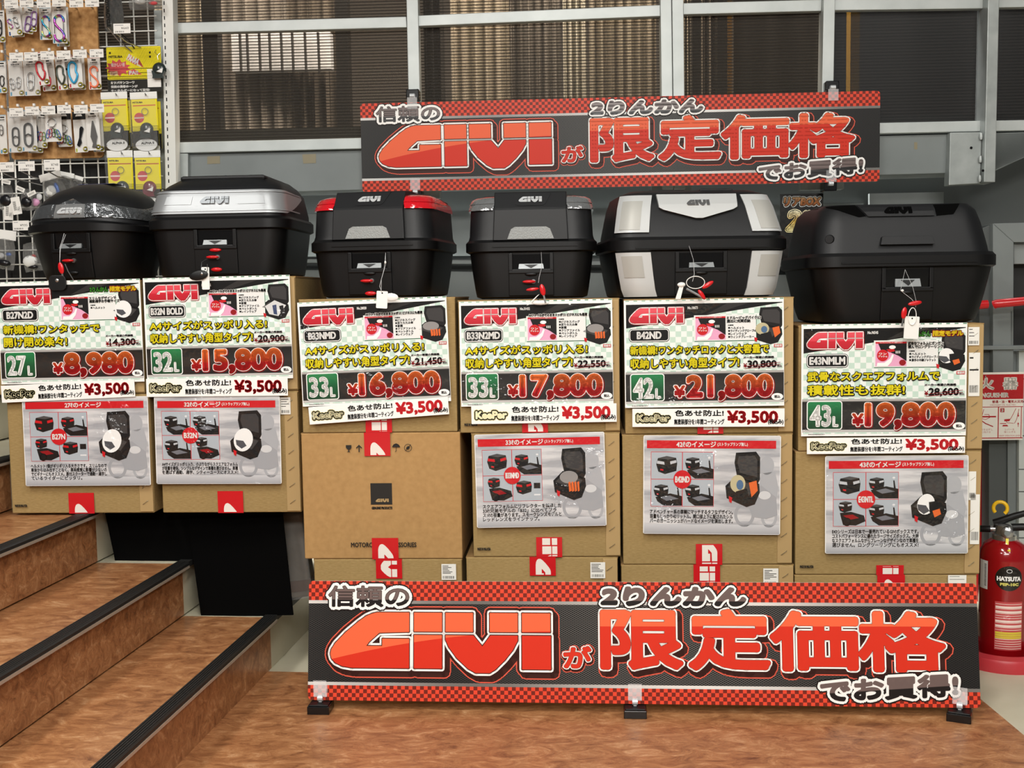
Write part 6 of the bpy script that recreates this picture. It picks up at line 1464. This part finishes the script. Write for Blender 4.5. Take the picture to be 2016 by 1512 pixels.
def crumple(px, py, w_, h, off, lab, m, inside, name='bagged_key_charm', header=True, rot=0, letters=None):
    r = mount(name, px, py, off, lab, 'bag', None, rot); rr = random.Random(px * 3 + py); mb = MB(); vs = []; fs = []; nx, ny = 9, 9
    for sgn in (1, -1):
        for j in range(ny + 1):
            for i in range(nx + 1):
                e = math.sin(i / nx * math.pi) * math.sin(j / ny * math.pi); t = j / ny; ww = w_ * (.72 + .28 * math.sin(t * 2.4))
                vs.append(((i / nx - .5) * ww + rr.uniform(-1, 1) * (1 if 0 < i < nx else .3), -h * t + rr.uniform(-1, 1), sgn * (e ** .6) * w_ * .22 * (.75 + .5 * rr.random())))
    B = (nx + 1) * (ny + 1)
    for j in range(ny):
        for i in range(nx): a = j * (nx + 1) + i; fs += [(a, a + nx + 1, a + nx + 2, a + 1), (B + a, B + a + 1, B + a + nx + 2, B + a + nx + 1)]
    mb.add(vs, fs, m); mb.build('bag', r, smooth=30)
    if header: mb = MB(); mb.box(-w_ * .45, -2, -.6, w_ * .45, h * .28, .6, PAPER); mb.build('header', r)
    for dx, dy, sx_, sy_, mm in inside:
        mb = MB(); ellipsoid(mb, (dx, dy, w_ * .10), (sx_, sy_, sx_ * .5), mm, n=12); mb.build('charm', r, smooth=50)
    if letters:
        p = Print(z=w_ * .27); p.text(letters, (-h * .42, -4, h * .42, 4), BADGE, 0, bold=.8); o = p.build('lettering', r); o.rotation_euler = (0, 0, rad(-88)); o.location = (-w_ * .18, -h * .5, 0)
    return r
crumple(222, -12, 40, 72, .09, 'silver foil bag printed with dark letters, left of the ticket at the top', SILV, [], 'foil_bag', False, 0, 'MOTORCYCLE')
crumple(285, -16, 66, 34, .09, 'clear crumpled bag hanging at the very top next to the white upright', BAGP, [(18, -24, 9, 4, YRED), (-8, -20, 12, 6, iLg)], 'clear_bag_pack', False)
crumple(100, 352, 48, 44, .12, 'bag with a white tilted header and a blue strip, over the leftmost case lid', BAGP, [(-4, -24, 12, 11, iLg), (8, -22, 5, 12, TAN), (-12, -26, 7, 8, iM1)], rot=14)
crumple(128, 346, 40, 26, .08, 'grey-white bag header tilted behind the blue-strip bag', BAGP, [], rot=-12)
crumple(152, 352, 26, 22, .07, 'rightmost small white bag header above the leftmost case lid', BAGP, [], rot=-16)
crumple(12, 365, 30, 48, .12, 'clear bag with a black and silver charm at the left edge', BAGP, [(0, -30, 13, 13, BLKC), (4, -26, 6, 7, STEEL)], header=False)
crumple(52, 372, 26, 42, .12, 'clear bag with a dark red-black charm', BAGP, [(0, -26, 11, 11, BLKC), (-3, -20, 4, 5, mat('dull_pink', '#b08a90', .5))], header=False)
crumple(70, 378, 22, 34, .10, 'small bag with a pink charm touching the leftmost case', BAGP, [(0, -20, 9, 8, mat('pink_charm', '#d79ac0', .4)), (8, -10, 6, 7, iM3)], header=False)
for x, y, rot, lab in ((12, 358, -14, 'small white string ticket tilted, upper left among the key charms'), (40, 372, -24, 'small white string ticket tilted, middle of the key charms'), (62, 381, 24, 'small white string ticket tilted the other way, right of the key charms')):
    r = mount('string_ticket', x, y, .16, lab, 'ticket', 'string tickets on the key charms', rot); p = Print(); p.rrect(-9, -4, 9, 4, 1, TICK); p.prism([(v[0], v[1]) for v in p.v], -.5, -.05, TICK); [p.rect(-6 + q * 1.5, -2, -5.4 + q * 1.5, 2, iDk, 1) for q in range(8)]; p.build('card', r); thread(r, [(-9, 0, 0), (-16, 6, -4), (-12, 12, -8)], .5)
for x, y, rot, lab in ((32, 405, 8, 'tall white barcode ticket in front of the key charms'), (17, 416, -3, 'tall white barcode ticket partly behind the other one')):
    r = mount('string_ticket', x, y, .17 if x == 32 else .13, lab, 'ticket', 'string tickets on the key charms', rot); p = Print(); p.rrect(-9, -17, 9, 17, 1, TICK); p.prism([(v[0], v[1]) for v in p.v], -.5, -.05, TICK); [p.rect(-6, 8 - q * 1.3, 0, 8.7 - q * 1.3, iDk, 1) for q in range(14)]; p.text('¥495', (1, -12, 7, -2), iDk, 1); p.build('card', r); thread(r, [(0, 17, 0), (2, 26, -4), (6, 34, -8)], .5)
crumple(12, 470, 44, 60, .12, 'crumpled clear bag at the left edge beside the leftmost case', BAGP, [(2, -48, 14, 8, BLKC), (-6, -34, 8, 6, iM3), (10, -30, 6, 4, TAN)], rot=-8)
crumple(60, 478, 40, 56, .12, 'crumpled clear bag with white and red contents behind the leftmost case', BAGP, [(-4, -36, 15, 12, iLg), (4, -28, 5, 5, iR), (0, -48, 10, 5, BLKC)], rot=6, header=False)

# ------------------------------------------------------------------ small poster behind the cases
r = mount('small_poster', 1578, 440, -.02, 'small black and gold poster behind the silver-cornered case', 'poster')
p = Print(); p.rect(-42, -80, 42, 58, m_checker('poster_check', 8.0, '#0d0c0b', '#191715')); p.prism([(-42, -80), (42, -80), (42, 58), (-42, 58)], -1, -.05, BADGE)
GOLD = m_yramp('gold_ink', -15, 25, [(0, '#fff3b0'), (.5, '#e0b53c'), (1, '#fff6cf')]); BRZ = m_yramp('bronze_ink', 34, 52, [(0, '#a05a24'), (.5, '#d98a45'), (1, '#f5c890')])
p.text('リアBOX', (-36, 34, 36, 52), BRZ, 6, bold=1.1, outl=[(3.6, iLg, 4, 0, 0), (2.4, BADGE, 5, 0, 0)], shear=.12)
p.text('2', (-30, -14, -2, 26), GOLD, 6, bold=2.2, outl=[(5.2, GOLD, 4, 0, 0), (3.6, BADGE, 5, 0, 0)], shear=.15); p.text('就', (4, 6, 20, 24), GOLD, 6, bold=.9, outl=[(3.4, GOLD, 4, 0, 0), (2.0, BADGE, 5, 0, 0)]); p.text('止', (20, 6, 33, 24), GOLD, 6, bold=.9, outl=[(3.4, GOLD, 4, 0, 0), (2.0, BADGE, 5, 0, 0)])
p.build('sheet', r)

# ------------------------------------------------------------------ fire extinguisher, its tray and sign
e0 = at_z(1976, 1308, 0.0); e0 = Vector((e0.x + .01, e0.y + .035, 0))
RED = mat('extinguisher_red', '#8f0911', .16, coat=.5); REDT = mat('tray_red', '#b8323a', .4)
mb = MB(); mb.lathe([(0, .004), (.125, .004), (.128, .002), (.13, .0), (.132, .03), (.128, .038), (.105, .045), (.098, .04), (.095, .012), (0, .012)], REDT, 48); o = mb.build('extinguisher_tray', smooth=40); o.location = e0; tag(o, 'round red plastic tray under the fire extinguisher', 'tray')
ex = empty('fire_extinguisher', e0 + Vector((0, 0, .012)), 'red fire extinguisher with a black oval label, right of the cartons', 'fire extinguisher')
R_ = .0685; mb = MB(); mb.lathe([(0, .004), (R_ * .86, .004), (R_ * .93, .0), (R_ * .95, .012), (R_, .02), (R_, .30), (R_ * .96, .325), (R_ * .82, .345), (R_ * .55, .357), (.03, .360)], RED, 48); mb.build('cylinder', ex, smooth=40)
mb = MB(); mb.lathe([(.031, .352), (.034, .354), (.034, .372), (.031, .374), (.026, .374), (.026, .40), (.018, .405), (0, .405)], STEEL, 28); mb.build('valve_collar', ex, smooth=35)
to_cam = (Vector((0, 0, 0)) - Vector((e0.x, e0.y, 0))).normalized(); TCX = Vector((-to_cam.y, to_cam.x, 0)); EX = Matrix((TCX, Vector((0, 0, 1)), to_cam)).transposed().to_4x4()
def wrap(p, r_, cz):   # bend flat art round the cylinder
    p.v = [tuple(EX.to_3x3() @ Vector((math.sin(x / r_) * (r_ + z), y + cz, math.cos(x / r_) * (r_ + z)))) for x, y, z in p.v]; return p
def dense(p, n=.006):
    bm = bmesh.new(); V = [bm.verts.new(v) for v in p.v]
    for f, m in zip(p.f, p.mi):
        try: q = bm.faces.new([V[i] for i in f]); q.material_index = m
        except ValueError: pass
    lo, hi = min(v[0] for v in p.v), max(v[0] for v in p.v); x = lo + n
    while x < hi: bmesh.ops.bisect_plane(bm, geom=bm.verts[:] + bm.edges[:] + bm.faces[:], plane_co=(x, 0, 0), plane_no=(1, 0, 0)); x += n
    bm.verts.index_update(); p.v = [tuple(v.co) for v in bm.verts]; p.f = [tuple(v.index for v in f.verts) for f in bm.faces]; p.mi = [f.material_index for f in bm.faces]; bm.free(); return p
p = Print(z=.0004); p.ell(.016, .03, .039, .037, BADGE, 0, 32); p.ring(.016, .052, .008, .006, .0015, iLg, 1, 18); p.text('HATSUTA', (-.018, .022, .050, .036), iW, 1, bold=.0010); p.text('PEP-10C', (-.009, .008, .043, .017), pr('#d8cf6a'), 1, bold=.0008)
wrap(dense(p), R_, .225).build('oval_label', ex)
p = Print(z=.0004); p.rect(-.022, -.085, .058, .06, pr('#c0484a'), 0)
rr = random.Random(4)
for q in range(20):
    y = .054 - q * .007; m_ = pr('#d8c23a') if q in (12, 13, 14) else iFl; wd_ = .006 if q in (1, 3, 7, 9, 12, 13, 14) else .0016
    p.rect(-.02, y - wd_, .056, y, m_, 1)
wrap(dense(p), R_, .125).build('instruction_label', ex)
p = Print(z=.0004); p.rect(-.080, -.04, -.046, .045, iLg, 0); [p.rect(-.058, -.03 + q * .0045, -.05, -.028 + q * .0045, iDk, 1) for q in range(15)]
wrap(dense(p), R_, .255).build('side_label', ex)
def et(pts): return [tuple(EX.to_3x3() @ Vector(q)) for q in pts]
mb = MB(); mb.tube(et([(-.03, .405, 0), (-.01, .412, 0), (.03, .43, .0), (.09, .452, .0), (.13, .462, 0)]), [.010, .011, .010, .008, .007], BLACKP, 10); mb.build('top_lever', ex, smooth=50)
mb = MB(); mb.tube(et([(-.028, .402, 0), (.0, .392, 0), (.05, .398, .0), (.10, .392, .0), (.14, .384, 0)]), [.010, .012, .011, .010, .009], BLACKP, 10); mb.build('carry_handle', ex, smooth=50)
mb = MB(); mb.tube(et([(-.012 + .019 * math.cos(a), .452 + .019 * math.sin(a), .012) for a in np.linspace(-.9, 3.9, 18)]), .0055, mat('yellow_plastic', '#e8b81a', .35), 10); mb.build('safety_pin', ex, smooth=50)
mb = MB(); mb.lathe([(0, .012), (.012, .012), (.017, .008), (.018, 0), (.018, -.01)], STEEL, 24, Matrix.Translation(EX.to_3x3() @ Vector((.008, .384, .03))) @ EX); mb.lathe([(0, .0135), (.008, .0135), (.008, .012)], GREY, 20, Matrix.Translation(EX.to_3x3() @ Vector((.008, .384, .03))) @ EX); mb.build('pressure_gauge', ex, smooth=40)
mb = MB(); mb.tube(et([(-.022, .386, .0), (-.04, .386, 0)]), .009, STEEL, 12); mb.build('hose_joint', ex, smooth=40)
mb = MB(); mb.tube(et([(-.038, .386, 0), (-.075, .384, 0), (-.10, .36, -.02), (-.104, .30, -.02), (-.098, .12, -.02)]), .0105, BLACKP, 12); mb.build('hose', ex, smooth=50)
mb = MB(); mb.add(et([(.004, .372, .036), (.012, .372, .036), (.012, .35, .046), (.018, .335, .062), (.010, .335, .062), (.004, .35, .046)]), [(0, 5, 2, 1), (5, 4, 3, 2)], BADGEY); mb.build('seal_tape', ex)
# sign
r = mount('extinguisher_sign', 1947, 800, .097, 'red and white fire extinguisher instruction sign behind the right cartons', 'sign')
SR = pr('#b3141c'); SWt = pr('#efe9dd'); p = Print(); p.rect(-70, -67, 66, 67, SWt); p.prism([(-70, -67), (66, -67), (66, 67), (-70, 67)], -1.5, -.05, SWt)
p.rect(-68, 14, 66, 63, SR, 1); p.text('消', (-62, 32, -34, 58), SWt, 2, bold=1.8); p.text('火', (-22, 32, 10, 57), SWt, 2, bold=1.8); p.text('器', (25, 32, 56, 57), SWt, 2, bold=1.6); p.text('FIRE EXTINGUISHER', (-60, 17, 38, 27), SWt, 2, bold=.7)
p.text('普通・油・電気火災用', (6, 6, 66, 12), SR, 1, bold=.2); p.text('ORDINARY OIL. ELECTRIC', (2, 1, 52, 4), SR, 1)
p.rect(-70, -2, 66, -.6, SR, 1); p.rect(-70, -64, 66, -62, SR, 1); p.rect(17.5, -64, 19.5, -2, SR, 1); p.rect(62, -64, 63.5, -2, SR, 1); p.rect(22, -12, 30, -4, SR, 1); p.text('3', (24, -11, 28, -5), SWt, 2, bold=.5); p.rect(-30, -12, -22, -4, SR, 1); p.text('2', (-28, -11, -24, -5), SWt, 2, bold=.5)
p.stroke_loop([(52, -5), (44, -22), (40, -28), (34, -30), (36, -33), (48, -34)], .5, SR, 1, False); p.stroke_loop([(58, -6), (54, -26), (50, -34)], .5, SR, 1, False); p.poly([(30, -26), (42, -25), (40, -30), (30, -30)], SR, 2); p.poly([(26, -40), (38, -40), (36, -37), (28, -37)], SR, 2); p.rect(22, -35, 34, -33.5, SR, 2)
p.poly([(57, -22), (59, -18), (55, -18)], SR, 1); p.rect(56.4, -18, 57.6, -13, SR, 1); p.poly([(57, -32), (59, -36), (55, -36)], SR, 1); p.rect(56.4, -41, 57.6, -36, SR, 1)
p.rect(-16, -22, 14, -19, SR, 1); p.stroke_loop([(-10, -6), (-12, -14), (-14, -24), (-6, -26), (2, -22), (0, -16), (-8, -16)], .5, SR, 2, False); p.stroke_loop([(-20, -24), (-6, -34), (8, -40)], 1.0, SR, 1, False)
p.text('レバーを', (32, -48, 50, -44), SR, 1); p.text('強くにぎる', (30, -53, 52, -49), SR, 1); p.text('GRASP OPERATION LEVER', (20, -60, 61, -57), SR, 1); p.text('ホースをはずし', (-24, -48, 8, -44), SR, 1); p.text('火元に向ける', (-24, -53, 4, -49), SR, 1)
p.build('plate', r)
mb = MB(); ellipsoid(mb, (-8, 59, 1), (1.8, 1.8, 1.4), STEEL, n=10); mb.build('screw', r, smooth=60)

# film-wrapped bundle standing between the stairs and the plain carton
mb = MB(); T = Matrix.Translation((-.675, 3.46, .285)) @ Matrix.Rotation(rad(-6), 4, 'Y')
bn = empty('wrapped_bundle', T, 'film-wrapped grey bundle leaning between the stairs and the plain carton', 'bundle')
mb.box(-.05, -.03, -.10, .03, .05, .165, mat('bundle_grey', '#5d564b', .4)); mb.build('contents', bn, bevel=.006)
mb = MB(); mb.box(-.053, -.033, -.08, .033, .053, -.045, mat('brown_tape', '#4a2f1c', .3)); mb.build('tape', bn)
mb = MB(); mb.box(-.054, -.036, -.103, .034, .056, .169, FILM); mb.build('film', bn)
